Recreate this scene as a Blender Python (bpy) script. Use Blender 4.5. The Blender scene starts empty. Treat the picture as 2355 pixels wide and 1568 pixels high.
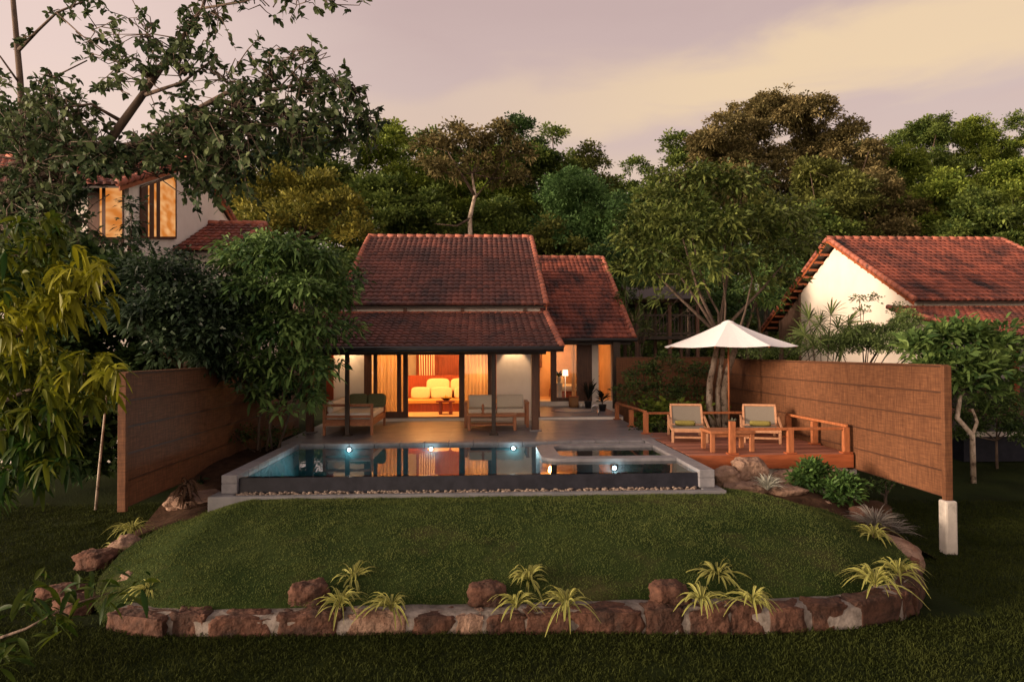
import bpy, math, random
import numpy as np
from mathutils import Matrix, Vector, noise as mnoise
R = math.radians
PI = math.pi
scn = bpy.context.scene
col = scn.collection

# ------------------------------------------------------------------ camera
F = 1570.0; CX = 1177.0; CY = 784.0            # photo measured on a 2354 px wide copy
YAW, PITCH, ROLL = R(2.66), R(0.9), R(-0.2)
CAM = Vector((0, 0, 2.2))
RM = Matrix.Rotation(-YAW, 3, 'Z') @ Matrix.Rotation(PI/2 + PITCH, 3, 'X') @ Matrix.Rotation(ROLL, 3, 'Z')
cd = bpy.data.cameras.new("camera"); cam = bpy.data.objects.new("camera", cd); col.objects.link(cam)
cam.matrix_world = Matrix.Translation(CAM) @ RM.to_4x4()
cd.sensor_width = 36; cd.lens = 36 * F / 2354.0; cd.clip_end = 3000; cd.clip_start = 0.05
scn.camera = cam

# ------------------------------------------------------------------ light
SUN_EL = R(10); SUN_DIR = Vector((-0.963 * math.cos(SUN_EL), -0.27 * math.cos(SUN_EL), math.sin(SUN_EL)))
sl = bpy.data.lights.new("sun", 'SUN'); so = bpy.data.objects.new("sun", sl); col.objects.link(so)
sl.energy = 4.2; sl.angle = R(14); sl.color = (1.0, 0.74, 0.54)
so.rotation_euler = (-SUN_DIR).to_track_quat('-Z', 'Y').to_euler()
w = bpy.data.worlds.new("World"); scn.world = w; w.use_nodes = True
nt = w.node_tree; nt.nodes.clear()
def wn(t, **k):
    n = nt.nodes.new(t)
    for a, b in k.items(): setattr(n, a, b)
    return n
sky = wn('ShaderNodeTexSky', sky_type='NISHITA', sun_disc=False, sun_elevation=SUN_EL, sun_rotation=math.atan2(SUN_DIR.x, SUN_DIR.y))
bg1 = wn('ShaderNodeBackground'); bg1.inputs[1].default_value = 0.08
bg2 = wn('ShaderNodeBackground'); bg2.inputs[1].default_value = 0.86
tc = wn('ShaderNodeTexCoord'); sx = wn('ShaderNodeSeparateXYZ')
ramp = wn('ShaderNodeValToRGB')
mp = wn('ShaderNodeMapping'); mp.inputs['Scale'].default_value = (1.5, 1.5, 6.5); mp.inputs['Rotation'].default_value = (0, R(5), 0)
nz = wn('ShaderNodeTexNoise'); nz.inputs['Scale'].default_value = 2.2; nz.inputs['Detail'].default_value = 6; nz.inputs['Roughness'].default_value = 0.5; nz.inputs['Distortion'].default_value = 0.5
cr = ramp.color_ramp; cr.elements[0].position = 0.0; cr.elements[0].color = (.48, .355, .28, 1)
cr.elements[1].position = 0.95; cr.elements[1].color = (.30, .235, .25, 1)
for p, c in ((.24, (.45, .335, .30, 1)), (.34, (.43, .325, .30, 1)), (.44, (.385, .283, .268, 1)), (.60, (.37, .275, .26, 1))):
    e = cr.elements.new(p); e.color = c
def wm(op, a, b_=None):
    n = wn('ShaderNodeMath', operation=op)
    for k, v in enumerate((a, b_)):
        if v is None: continue
        if isinstance(v, (int, float)): n.inputs[k].default_value = v
        else: nt.links.new(v, n.inputs[k])
    return n.outputs[0]
def wmap(v, a, b_, c=0, d=1):
    n = wn('ShaderNodeMapRange', interpolation_type='SMOOTHSTEP'); nt.links.new(v, n.inputs[0])
    for k, q in enumerate((a, b_, c, d)): n.inputs[k+1].default_value = q
    return n.outputs[0]
def wmix(f, a, c):
    n = wn('ShaderNodeMixRGB'); nt.links.new(f, n.inputs[0]); nt.links.new(a, n.inputs[1]); n.inputs[2].default_value = (*c, 1); return n.outputs[0]
nt.links.new(tc.outputs['Generated'], sx.inputs[0]); nt.links.new(tc.outputs['Generated'], mp.inputs[0]); nt.links.new(mp.outputs[0], nz.inputs[0])
zz, xx_, no = sx.outputs['Z'], sx.outputs['X'], wm('SUBTRACT', nz.outputs[0], .5)
warp = wm('ADD', zz, wm('MULTIPLY', no, .12)); nt.links.new(warp, ramp.inputs[0])
# a cream band of thin cloud rising to the right, a fainter one below it, a pale pink glow to the left
d1 = wm('SUBTRACT', wm('ADD', zz, wm('MULTIPLY', no, .16)), wm('ADD', .328, wm('MULTIPLY', xx_, .09)))
f1 = wm('MULTIPLY', wmap(wm('ABSOLUTE', d1), .006, .062, 1, 0), wmap(xx_, -.1, .40, .30, .92))
d2 = wm('SUBTRACT', wm('ADD', zz, wm('MULTIPLY', no, .2)), .245); f2 = wmap(wm('ABSOLUTE', d2), .0, .06, .45, 0)
f3 = wmap(xx_, -.05, -.5, 0, .75)
f4 = wm('MULTIPLY', wmap(nz.outputs[0], .5, .68), .28)
cc = wmix(f4, ramp.outputs[0], (.46, .36, .32)); cc = wmix(f2, cc, (.54, .41, .29)); cc = wmix(f1, cc, (.585, .435, .275)); cc = wmix(f3, cc, (.60, .46, .41))
# the bright western sky round the low sun, behind the camera to the left
yy_ = sx.outputs['Y']; gd = wm('ADD', wm('MULTIPLY', xx_, -.80), wm('MULTIPLY', yy_, -.60))
f5 = wm('MULTIPLY', wmap(gd, .15, .85), wmap(zz, .75, .25)); cc = wmix(f5, cc, (2.1, 1.55, 1.15))
ms = wn('ShaderNodeMixShader'); ms.inputs[0].default_value = .95; wo = wn('ShaderNodeOutputWorld')
for a, b in ((cc, bg2.inputs[0]), (sky.outputs[0], bg1.inputs[0]), (bg1.outputs[0], ms.inputs[1]), (bg2.outputs[0], ms.inputs[2]), (ms.outputs[0], wo.inputs[0])):
    nt.links.new(a, b)
scn.view_settings.view_transform = 'Standard'; scn.view_settings.look = 'None'
scn.view_settings.exposure = 0.85; scn.view_settings.gamma = 1.0
try: scn.view_settings.use_curve_mapping = False
except Exception: pass
cy = scn.cycles
cy.use_denoising = True; cy.max_bounces = 6; cy.diffuse_bounces = 3; cy.glossy_bounces = 3; cy.transmission_bounces = 4; cy.transparent_max_bounces = 12
cy.caustics_reflective = False; cy.caustics_refractive = False; cy.sample_clamp_indirect = 4.0
cy.use_adaptive_sampling = True; cy.adaptive_threshold = 0.015

# ------------------------------------------------------------------ measuring helpers
def ray(x, y): return RM @ Vector(((x - CX) / F, -(y - CY) / F, -1.0))
def PY(x, y, Y): d = ray(x, y); return CAM + d * (Y / d.y)
def PZ(x, y, z): d = ray(x, y); return CAM + d * ((z - CAM.z) / d.z)
def PX(x, y, X): d = ray(x, y); return CAM + d * (X / d.x)
def px_of(p):
    q = RM.transposed() @ (Vector(p) - CAM); return (CX + F*q.x/-q.z, CY - F*q.y/-q.z)
def XA(x, Y): return PY(x, 809, Y).x

# ------------------------------------------------------------------ object helpers
LOC = {}
def tag(o, label=None, cat=None, group=None, kind=None):
    if label: o['label'] = label
    if cat: o['category'] = cat
    if group: o['group'] = group
    if kind: o['kind'] = kind
    return o
def thing(name, label, cat, loc=(0, 0, 0), group=None):
    o = bpy.data.objects.new(name, None); col.objects.link(o); o.location = loc; o.empty_display_size = .2
    LOC[o.name] = Vector(loc)
    return tag(o, label, cat, group)
def link(name, me, m, parent):
    o = bpy.data.objects.new(name, me); col.objects.link(o)
    for q in (m if isinstance(m, (list, tuple)) else [m]): me.materials.append(q)
    if parent is not None:
        o.parent = parent; LOC[o.name] = LOC[parent.name].copy()
    return o
def copy_tree(o, parent=None):
    c = o.copy(); col.objects.link(c); c.parent = parent
    LOC[c.name] = LOC.get(o.name, Vector())
    for ch in [q for q in bpy.data.objects if q.parent == o]: copy_tree(ch, c)
    return c

def np_mesh(name, V, Fq, tone=None, smooth=False):
    me = bpy.data.meshes.new(name)
    n, k = len(Fq), Fq.shape[1]
    me.vertices.add(len(V)); me.vertices.foreach_set('co', np.asarray(V, np.float32).ravel())
    me.loops.add(n * k); me.loops.foreach_set('vertex_index', np.asarray(Fq, np.int32).ravel())
    me.polygons.add(n); me.polygons.foreach_set('loop_start', np.arange(0, n * k, k, dtype=np.int32))
    if tone is not None:
        a = me.attributes.new('tone', 'FLOAT', 'POINT'); a.data.foreach_set('value', np.asarray(tone, np.float32))
    if smooth: me.polygons.foreach_set('use_smooth', np.ones(n, bool))
    me.update(calc_edges=True); me.validate()
    return me

class MB:
    def __init__(s): s.v = []; s.f = []; s.t = []; s.tone = 0.5
    def add(s, vs, fs):
        b = len(s.v)
        for q in vs: s.v.append(tuple(q)); s.t.append(s.tone)
        for f in fs: s.f.append(tuple(i + b for i in f))
        return s
    def box(s, x0, x1, y0, y1, z0, z1, M=None):
        if x0 > x1: x0, x1 = x1, x0
        if y0 > y1: y0, y1 = y1, y0
        if z0 > z1: z0, z1 = z1, z0
        vs = [Vector(q) for q in ((x0,y0,z0),(x1,y0,z0),(x1,y1,z0),(x0,y1,z0),(x0,y0,z1),(x1,y0,z1),(x1,y1,z1),(x0,y1,z1))]
        if M is not None: vs = [M @ q for q in vs]
        return s.add(vs, [(0,3,2,1),(4,5,6,7),(0,1,5,4),(1,2,6,5),(2,3,7,6),(3,0,4,7)])
    def bar(s, a, b, w, h):
        a, b = Vector(a), Vector(b); d = b - a; L = d.length
        q = d.to_track_quat('Y', 'Z').to_matrix().to_4x4()
        return s.box(-w/2, w/2, 0, L, -h/2, h/2, Matrix.Translation(a) @ q)
    def tube(s, pts, rad, n=8, cap=True):
        pts = [Vector(p) for p in pts]
        if not isinstance(rad, (list, tuple)): rad = [rad] * len(pts)
        vs, fs = [], []
        ref = Vector((0.31, 0.17, 0.93))
        for i, p in enumerate(pts):
            d = (pts[min(i+1, len(pts)-1)] - pts[max(i-1, 0)]).normalized()
            if abs(d.dot(ref)) > .95: ref = Vector((1, 0, 0))
            u = d.cross(ref).normalized(); v = d.cross(u)
            for k in range(n):
                a = 2 * PI * k / n; vs.append(p + (u * math.cos(a) + v * math.sin(a)) * rad[i])
        for i in range(len(pts) - 1):
            for k in range(n):
                fs.append((i*n+k, i*n+(k+1) % n, (i+1)*n+(k+1) % n, (i+1)*n+k))
        if cap: fs.append(tuple(range(n-1, -1, -1))); fs.append(tuple((len(pts)-1)*n + k for k in range(n)))
        return s.add(vs, fs)
    def lathe(s, prof, c, n=20, M=None):
        c = Vector(c); vs, fs = [], []
        for (r, z) in prof:
            for k in range(n):
                a = 2*PI*k/n; q = Vector((r*math.cos(a), r*math.sin(a), z))
                vs.append(c + (M @ q if M is not None else q))
        for i in range(len(prof)-1):
            for k in range(n): fs.append((i*n+k, i*n+(k+1) % n, (i+1)*n+(k+1) % n, (i+1)*n+k))
        fs.append(tuple(range(n-1, -1, -1))); fs.append(tuple((len(prof)-1)*n+k for k in range(n)))
        return s.add(vs, fs)
    def prism(s, poly, d):
        poly = [Vector(p) for p in poly]; d = Vector(d); n = len(poly)
        return s.add(poly + [p + d for p in poly], [tuple(range(n-1, -1, -1)), tuple(range(n, 2*n))] + [(i, (i+1) % n, (i+1) % n+n, i+n) for i in range(n)])
    def pillow(s, c, a, b, h, M=None, e1=.45, e2=.45, nu=20, nv=10):
        sg = lambda x, e: math.copysign(abs(x)**e, x)
        c = Vector(c); vs, fs = [], []
        for j in range(nv+1):
            t = -PI/2 + PI*j/nv
            for i in range(nu):
                p = -PI + 2*PI*i/nu
                q = Vector((a*sg(math.cos(t), e1)*sg(math.cos(p), e2), b*sg(math.cos(t), e1)*sg(math.sin(p), e2), h*sg(math.sin(t), e1)))
                vs.append(c + (M @ q if M is not None else q))
        for j in range(nv):
            for i in range(nu): fs.append((j*nu+i, j*nu+(i+1) % nu, (j+1)*nu+(i+1) % nu, (j+1)*nu+i))
        return s.add(vs, fs)
    def build(s, name, m, parent=None, smooth=False, bevel=0):
        off = LOC[parent.name] if parent is not None else Vector()
        me = bpy.data.meshes.new(name)
        me.from_pydata([(x-off.x, y-off.y, z-off.z) for x, y, z in s.v], [], s.f)
        a = me.attributes.new('tone', 'FLOAT', 'POINT'); a.data.foreach_set('value', np.array(s.t, np.float32))
        if smooth: me.polygons.foreach_set('use_smooth', np.ones(len(me.polygons), bool))
        me.update()
        o = link(name, me, m, parent)
        if bevel:
            b = o.modifiers.new('bevel', 'BEVEL'); b.width = bevel; b.segments = 2; b.limit_method = 'ANGLE'; b.angle_limit = R(40)
        return o

# ------------------------------------------------------------------ materials
def newmat(name):
    m = bpy.data.materials.new(name); m.use_nodes = True; n = m.node_tree; n.nodes.clear(); return m, n
def nd(n, t, **k):
    q = n.nodes.new(t)
    for a, b in k.items(): setattr(q, a, b)
    return q
def pm(name, c1, c2=None, scale=4.0, rough=.6, bump=.0, bscale=None, stretch=(1, 1, 1), lo=.35, hi=.65, tone=0.0, c3=None, s3=1.0, lo3=.5, hi3=.7, metal=0, spec=.4, detail=6, sheen=0, stretch3=(1, 1, 1)):
    """two colours mixed by noise; c3 = stains by a second noise; tone = share of the per-piece attribute"""
    m, n = newmat(name); L = n.links.new
    out = nd(n, 'ShaderNodeOutputMaterial'); bs = nd(n, 'ShaderNodeBsdfPrincipled'); L(bs.outputs[0], out.inputs[0])
    bs.inputs['Roughness'].default_value = rough; bs.inputs['Metallic'].default_value = metal; bs.inputs['Specular IOR Level'].default_value = spec
    if sheen: bs.inputs['Sheen Weight'].default_value = sheen
    c2 = c2 or c1
    tcn = nd(n, 'ShaderNodeTexCoord'); mpn = nd(n, 'ShaderNodeMapping'); mpn.inputs['Scale'].default_value = stretch
    L(tcn.outputs['Object'], mpn.inputs[0])
    nzn = nd(n, 'ShaderNodeTexNoise'); nzn.inputs['Scale'].default_value = scale; nzn.inputs['Detail'].default_value = detail; nzn.inputs['Roughness'].default_value = .6
    L(mpn.outputs[0], nzn.inputs[0])
    mr = nd(n, 'ShaderNodeMapRange'); mr.inputs[1].default_value = lo; mr.inputs[2].default_value = hi; L(nzn.outputs[0], mr.inputs[0])
    fac = mr.outputs[0]
    if tone:
        at = nd(n, 'ShaderNodeAttribute', attribute_name='tone'); mt = nd(n, 'ShaderNodeMix'); mt.inputs[0].default_value = tone
        L(fac, mt.inputs[2]); L(at.outputs['Fac'], mt.inputs[3]); fac = mt.outputs[0]
    mc = nd(n, 'ShaderNodeMixRGB'); mc.inputs[1].default_value = (*c1, 1); mc.inputs[2].default_value = (*c2, 1); L(fac, mc.inputs[0])
    colr = mc.outputs[0]
    if c3:
        mp3 = nd(n, 'ShaderNodeMapping'); mp3.inputs['Scale'].default_value = stretch3; mp3.inputs['Location'].default_value = (3.1, 7.7, 1.3); L(tcn.outputs['Object'], mp3.inputs[0])
        n3 = nd(n, 'ShaderNodeTexNoise'); n3.inputs['Scale'].default_value = s3; n3.inputs['Detail'].default_value = 7; n3.inputs['Roughness'].default_value = .65; L(mp3.outputs[0], n3.inputs[0])
        m3 = nd(n, 'ShaderNodeMapRange'); m3.inputs[1].default_value = lo3; m3.inputs[2].default_value = hi3; L(n3.outputs[0], m3.inputs[0])
        x3 = nd(n, 'ShaderNodeMixRGB'); x3.inputs[2].default_value = (*c3, 1); L(colr, x3.inputs[1]); L(m3.outputs[0], x3.inputs[0]); colr = x3.outputs[0]
    L(colr, bs.inputs['Base Color'])
    if bump:
        nb = nzn
        if bscale:
            nb = nd(n, 'ShaderNodeTexNoise'); nb.inputs['Scale'].default_value = bscale; nb.inputs['Detail'].default_value = 6; L(mpn.outputs[0], nb.inputs[0])
        bn = nd(n, 'ShaderNodeBump'); bn.inputs['Strength'].default_value = bump; bn.inputs['Distance'].default_value = .06 if bump >= 1 else .02
        L(nb.outputs[0], bn.inputs['Height']); L(bn.outputs[0], bs.inputs['Normal'])
    return m
def leafmat(name, c1, c2, trans=.25, rough=.5, spec=.14):
    m, n = newmat(name); L = n.links.new
    out = nd(n, 'ShaderNodeOutputMaterial'); bs = nd(n, 'ShaderNodeBsdfPrincipled'); tr = nd(n, 'ShaderNodeBsdfTranslucent'); mxs = nd(n, 'ShaderNodeMixShader')
    at = nd(n, 'ShaderNodeAttribute', attribute_name='tone'); mc = nd(n, 'ShaderNodeMixRGB')
    mc.inputs[1].default_value = (*c1, 1); mc.inputs[2].default_value = (*c2, 1)
    L(at.outputs['Fac'], mc.inputs[0]); L(mc.outputs[0], bs.inputs['Base Color']); L(mc.outputs[0], tr.inputs[0])
    bs.inputs['Roughness'].default_value = rough; bs.inputs['Specular IOR Level'].default_value = spec
    mxs.inputs[0].default_value = trans; L(bs.outputs[0], mxs.inputs[1]); L(tr.outputs[0], mxs.inputs[2]); L(mxs.outputs[0], out.inputs[0])
    return m
def emit(name, c, s):
    m, n = newmat(name); out = nd(n, 'ShaderNodeOutputMaterial'); e = nd(n, 'ShaderNodeEmission'); e.inputs[0].default_value = (*c, 1); e.inputs[1].default_value = s
    n.links.new(e.outputs[0], out.inputs[0]); return m
def glassmat(name, tint=(.92, .94, .93), refl=1.0, bump=0, bs=3.0, ior=1.45):
    m, n = newmat(name); L = n.links.new
    out = nd(n, 'ShaderNodeOutputMaterial'); t = nd(n, 'ShaderNodeBsdfTransparent'); g = nd(n, 'ShaderNodeBsdfGlossy'); mxs = nd(n, 'ShaderNodeMixShader'); fr = nd(n, 'ShaderNodeFresnel')
    t.inputs[0].default_value = (*tint, 1); g.inputs['Roughness'].default_value = .015; fr.inputs[0].default_value = ior
    g.inputs[0].default_value = (refl, refl, refl, 1)
    L(fr.outputs[0], mxs.inputs[0]); L(t.outputs[0], mxs.inputs[1]); L(g.outputs[0], mxs.inputs[2]); L(mxs.outputs[0], out.inputs[0])
    if bump:
        tcn = nd(n, 'ShaderNodeTexCoord'); mpn = nd(n, 'ShaderNodeMapping'); mpn.inputs['Scale'].default_value = (1, .6, 1); nzn = nd(n, 'ShaderNodeTexNoise'); nzn.inputs['Scale'].default_value = bs; nzn.inputs['Detail'].default_value = 2
        bn = nd(n, 'ShaderNodeBump'); bn.inputs['Strength'].default_value = bump; bn.inputs['Distance'].default_value = .02
        L(tcn.outputs['Object'], mpn.inputs[0]); L(mpn.outputs[0], nzn.inputs[0]); L(nzn.outputs[0], bn.inputs['Height']); L(bn.outputs[0], g.inputs['Normal'])
    return m

M = {}
M['tile'] = pm('clay_tile', (.06, .024, .022), (.33, .095, .058), scale=.7, rough=.7, tone=.45, lo=.3, hi=.7, c3=(.022, .016, .017), s3=1.3, lo3=.45, hi3=.68, stretch3=(1, .45, .45), bump=.25, bscale=40, spec=.2)
M['tile_old'] = pm('weathered_clay_tile', (.048, .027, .026), (.19, .068, .052), scale=.6, rough=.72, tone=.45, lo=.3, hi=.7, c3=(.035, .027, .030), s3=.9, lo3=.45, hi3=.72, stretch3=(1, .5, .5), bump=.25, bscale=40, spec=.2)
M['ridge'] = pm('ridge_tile', (.20, .062, .042), (.42, .135, .08), scale=3, rough=.7, tone=.4, c3=(.04, .03, .028), s3=3.5, lo3=.52, hi3=.72)
M['plaster'] = pm('white_plaster', (.70, .64, .58), (.80, .74, .68), scale=1.2, rough=.85, bump=.08, bscale=30, c3=(.55, .5, .45), s3=.8, lo3=.55, hi3=.8)
M['darkwood'] = pm('dark_wood', (.018, .012, .009), (.04, .022, .014), scale=6, rough=.5, stretch=(4, 4, .5), bump=.1)
M['brownwood'] = pm('brown_wood', (.06, .025, .014), (.11, .045, .025), scale=6, rough=.5, stretch=(4, 4, .5), bump=.1)
M['boardwood'] = pm('weathered_boards', (.10, .06, .042), (.20, .12, .085), scale=5, rough=.75, stretch=(1, 6, .4), bump=.3)
M['redwood'] = pm('red_brown_wood', (.20, .036, .014), (.29, .058, .024), scale=5, rough=.45, stretch=(4, 4, .5))
M['stone'] = pm('grey_stone', (.12, .115, .125), (.19, .18, .19), scale=2.2, rough=.42, bump=.06, bscale=25, c3=(.10, .095, .10), s3=1.3, lo3=.5, hi3=.75, spec=.5)
M['coping'] = pm('coping_stone', (.15, .15, .165), (.215, .21, .225), scale=5, rough=.5, bump=.12, bscale=60)
M['plinth'] = pm('plinth_stone', (.105, .107, .115), (.155, .155, .165), scale=3, rough=.6, bump=.12, bscale=50, c3=(.16, .16, .13), s3=4, lo3=.58, hi3=.75)
M['pooltile'] = pm('pool_tile', (.07, .19, .215), (.10, .25, .275), scale=6, rough=.4)
M['darktile'] = pm('dark_slate', (.007, .008, .014), (.016, .017, .026), scale=5, rough=.35, spec=.22, bump=.05, bscale=20)
M['water'] = glassmat('pool_water', (.62, .86, .88), 1.0, bump=.06, bs=2.6, ior=1.333)
M['glass'] = glassmat('window_glass', (.93, .93, .92))
M['deck'] = pm('deck_boards', (.11, .034, .02), (.33, .13, .085), scale=3, rough=.5, tone=.6, stretch=(.5, 5, 5), bump=.1)
M['railwood'] = pm('oiled_orange_wood', (.26, .085, .03), (.42, .145, .055), scale=7, rough=.6, stretch=(3, 3, .7), bump=.06)
M['batten'] = pm('batten_wood', (.045, .018, .009), (.075, .03, .014), scale=6, rough=.6, stretch=(6, .5, 6))
M['fascia'] = pm('fascia_wood', (.24, .065, .024), (.36, .10, .036), scale=4, rough=.45, stretch=(.6, 4, 4))
M['teak'] = pm('teak', (.36, .18, .095), (.50, .27, .15), scale=6, rough=.55, stretch=(3, 3, 1), tone=.2)
M['sofawood'] = pm('sofa_wood', (.27, .10, .042), (.38, .15, .065), scale=6, rough=.45, stretch=(3, 3, 1))
M['mesh'] = pm('sling_fabric', (.15, .132, .105), (.195, .172, .138), scale=90, rough=.8)
M['towel'] = pm('green_towel', (.16, .135, .03), (.22, .185, .045), scale=60, rough=.95, bump=.4)
M['cream'] = pm('cream_fabric', (.55, .49, .40), (.64, .57, .47), scale=50, rough=.9, bump=.1)
M['whitecush'] = pm('white_fabric', (.70, .66, .60), (.78, .74, .68), scale=40, rough=.9, bump=.08)
M['greencush'] = pm('green_fabric', (.13, .15, .07), (.19, .21, .11), scale=40, rough=.9, bump=.08)
M['yellowcush'] = pm('linen_pillow', (.70, .52, .33), (.78, .60, .40), scale=30, rough=.9, bump=.08)
M['orangecush'] = pm('ochre_mattress', (.62, .32, .10), (.70, .38, .13), scale=30, rough=.9)
M['canvas'] = pm('umbrella_canvas', (.74, .73, .74), (.82, .80, .80), scale=20, rough=.85, bump=.03)
M['sheer'] = leafmat('sheer_curtain', (.62, .46, .30), (.70, .54, .38), trans=.45, rough=.9, spec=.1)
M['rock'] = pm('sandstone', (.13, .078, .055), (.30, .20, .145), scale=5, rough=.85, bump=1.0, bscale=12, c3=(.11, .05, .03), s3=2.5, lo3=.5, hi3=.72, tone=.35, spec=.2)
M['redrock'] = pm('red_laterite', (.040, .021, .015), (.135, .064, .042), scale=8, rough=.9, bump=1.0, bscale=9, c3=(.03, .018, .014), s3=3, lo3=.46, hi3=.66, tone=.4, spec=.2)
M['mortar'] = pm('mortar', (.09, .075, .062), (.235, .205, .18), scale=7, rough=.9, bump=.5, bscale=25, c3=(.14, .10, .08), s3=5, lo3=.55, hi3=.7)
M['concrete'] = pm('white_concrete', (.40, .37, .33), (.54, .50, .45), scale=3, rough=.85, bump=.2, bscale=30, c3=(.30, .28, .25), s3=2.4, lo3=.54, hi3=.66)
M['soil'] = pm('soil', (.028, .017, .011), (.06, .034, .022), scale=6, rough=.95, bump=.8, bscale=18, spec=.05)
M['pebble'] = pm('pebbles', (.09, .07, .055), (.26, .20, .155), scale=10, rough=.8, tone=.7)
M['black'] = pm('black_gutter', (.012, .012, .014), (.02, .02, .022), rough=.4)
M['chrome'] = pm('chrome', (.7, .7, .7), (.75, .75, .75), rough=.15, metal=1)
M['wicker'] = pm('wicker', (.20, .10, .04), (.34, .18, .08), scale=40, rough=.7, stretch=(1, 1, 3), bump=.4)
M['bark'] = pm('bark', (.055, .038, .028), (.13, .09, .065), scale=7, rough=.9, bump=.6, stretch=(2, 2, .5))
M['palebark'] = pm('pale_bark', (.24, .18, .13), (.55, .46, .38), scale=5, rough=.85, bump=.6, c3=(.08, .055, .04), s3=6, lo3=.5, hi3=.64, stretch=(1, 1, .6))
M['ceramic'] = pm('ceramic', (.55, .52, .48), (.62, .6, .55), rough=.3)
M['mosaic'] = pm('pebble_mosaic', (.22, .21, .20), (.40, .38, .36), scale=45, rough=.5, bump=.3, detail=2)
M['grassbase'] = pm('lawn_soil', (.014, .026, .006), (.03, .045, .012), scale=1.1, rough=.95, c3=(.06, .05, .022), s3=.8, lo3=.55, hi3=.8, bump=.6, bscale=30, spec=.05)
M['ground'] = pm('shade_toned_turf', (.009, .015, .004), (.018, .026, .007), scale=.9, rough=.95, c3=(.009, .009, .004), s3=.6, lo3=.5, hi3=.8, bump=.8, bscale=20, spec=.05)  # foreground vignette shade is put into this dark turf colour
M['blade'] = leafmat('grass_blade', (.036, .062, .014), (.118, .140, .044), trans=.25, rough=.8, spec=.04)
M['blade_shade'] = leafmat('shade_toned_blade', (.012, .019, .004), (.042, .052, .013), trans=.2, rough=.8, spec=.03)  # lawn grass darkened: shade of the lower foreground baked into the blade colour
M['lampshade'] = emit('lamp_bulb', (1.0, .60, .22), 14)
M['poollamp'] = emit('pool_lamp', (.85, .97, 1.0), 14)
M['litpane'] = None
def rattan():
    m, n = newmat('rattan_panel'); L = n.links.new
    out = nd(n, 'ShaderNodeOutputMaterial'); bs = nd(n, 'ShaderNodeBsdfPrincipled'); L(bs.outputs[0], out.inputs[0]); bs.inputs['Roughness'].default_value = .7; bs.inputs['Specular IOR Level'].default_value = .25
    tcn = nd(n, 'ShaderNodeTexCoord'); mpn = nd(n, 'ShaderNodeMapping'); mpn.inputs['Scale'].default_value = (3, 3, 46); L(tcn.outputs['Object'], mpn.inputs[0])
    nzn = nd(n, 'ShaderNodeTexNoise'); nzn.inputs['Scale'].default_value = 1.0; nzn.inputs['Detail'].default_value = 3; L(mpn.outputs[0], nzn.inputs[0])
    mp2 = nd(n, 'ShaderNodeMapping'); mp2.inputs['Scale'].default_value = (22, 22, 3); L(tcn.outputs['Object'], mp2.inputs[0])
    n2 = nd(n, 'ShaderNodeTexNoise'); n2.inputs['Scale'].default_value = 1.2; n2.inputs['Detail'].default_value = 2; L(mp2.outputs[0], n2.inputs[0])
    mu = nd(n, 'ShaderNodeMath', operation='MULTIPLY'); L(nzn.outputs[0], mu.inputs[0]); L(n2.outputs[0], mu.inputs[1])
    mr = nd(n, 'ShaderNodeMapRange'); mr.inputs[1].default_value = .08; mr.inputs[2].default_value = .46; L(mu.outputs[0], mr.inputs[0])
    mc = nd(n, 'ShaderNodeMixRGB'); mc.inputs[1].default_value = (.075, .030, .014, 1); mc.inputs[2].default_value = (.185, .080, .036, 1); L(mr.outputs[0], mc.inputs[0]); L(mc.outputs[0], bs.inputs['Base Color'])
    bn = nd(n, 'ShaderNodeBump'); bn.inputs['Strength'].default_value = .5; bn.inputs['Distance'].default_value = .01; L(mu.outputs[0], bn.inputs['Height']); L(bn.outputs[0], bs.inputs['Normal'])
    return m
M['rattan'] = rattan()
def litpane():
    m, n = newmat('lit_blind'); L = n.links.new
    out = nd(n, 'ShaderNodeOutputMaterial'); e = nd(n, 'ShaderNodeEmission'); L(e.outputs[0], out.inputs[0])
    tcn = nd(n, 'ShaderNodeTexCoord'); mpn = nd(n, 'ShaderNodeMapping'); mpn.inputs['Scale'].default_value = (1.5, 1.5, 3.0); nzn = nd(n, 'ShaderNodeTexNoise'); nzn.inputs['Scale'].default_value = 1.3; nzn.inputs['Detail'].default_value = 1.5
    rp = nd(n, 'ShaderNodeValToRGB'); rp.color_ramp.elements[0].position = .38; rp.color_ramp.elements[0].color = (.55, .17, .03, 1); rp.color_ramp.elements[1].position = .68; rp.color_ramp.elements[1].color = (.80, .40, .15, 1)
    L(tcn.outputs['Object'], mpn.inputs[0]); L(mpn.outputs[0], nzn.inputs[0]); L(nzn.outputs[0], rp.inputs[0]); L(rp.outputs[0], e.inputs[0]); e.inputs[1].default_value = .60
    return m
M['litpane'] = litpane()

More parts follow.
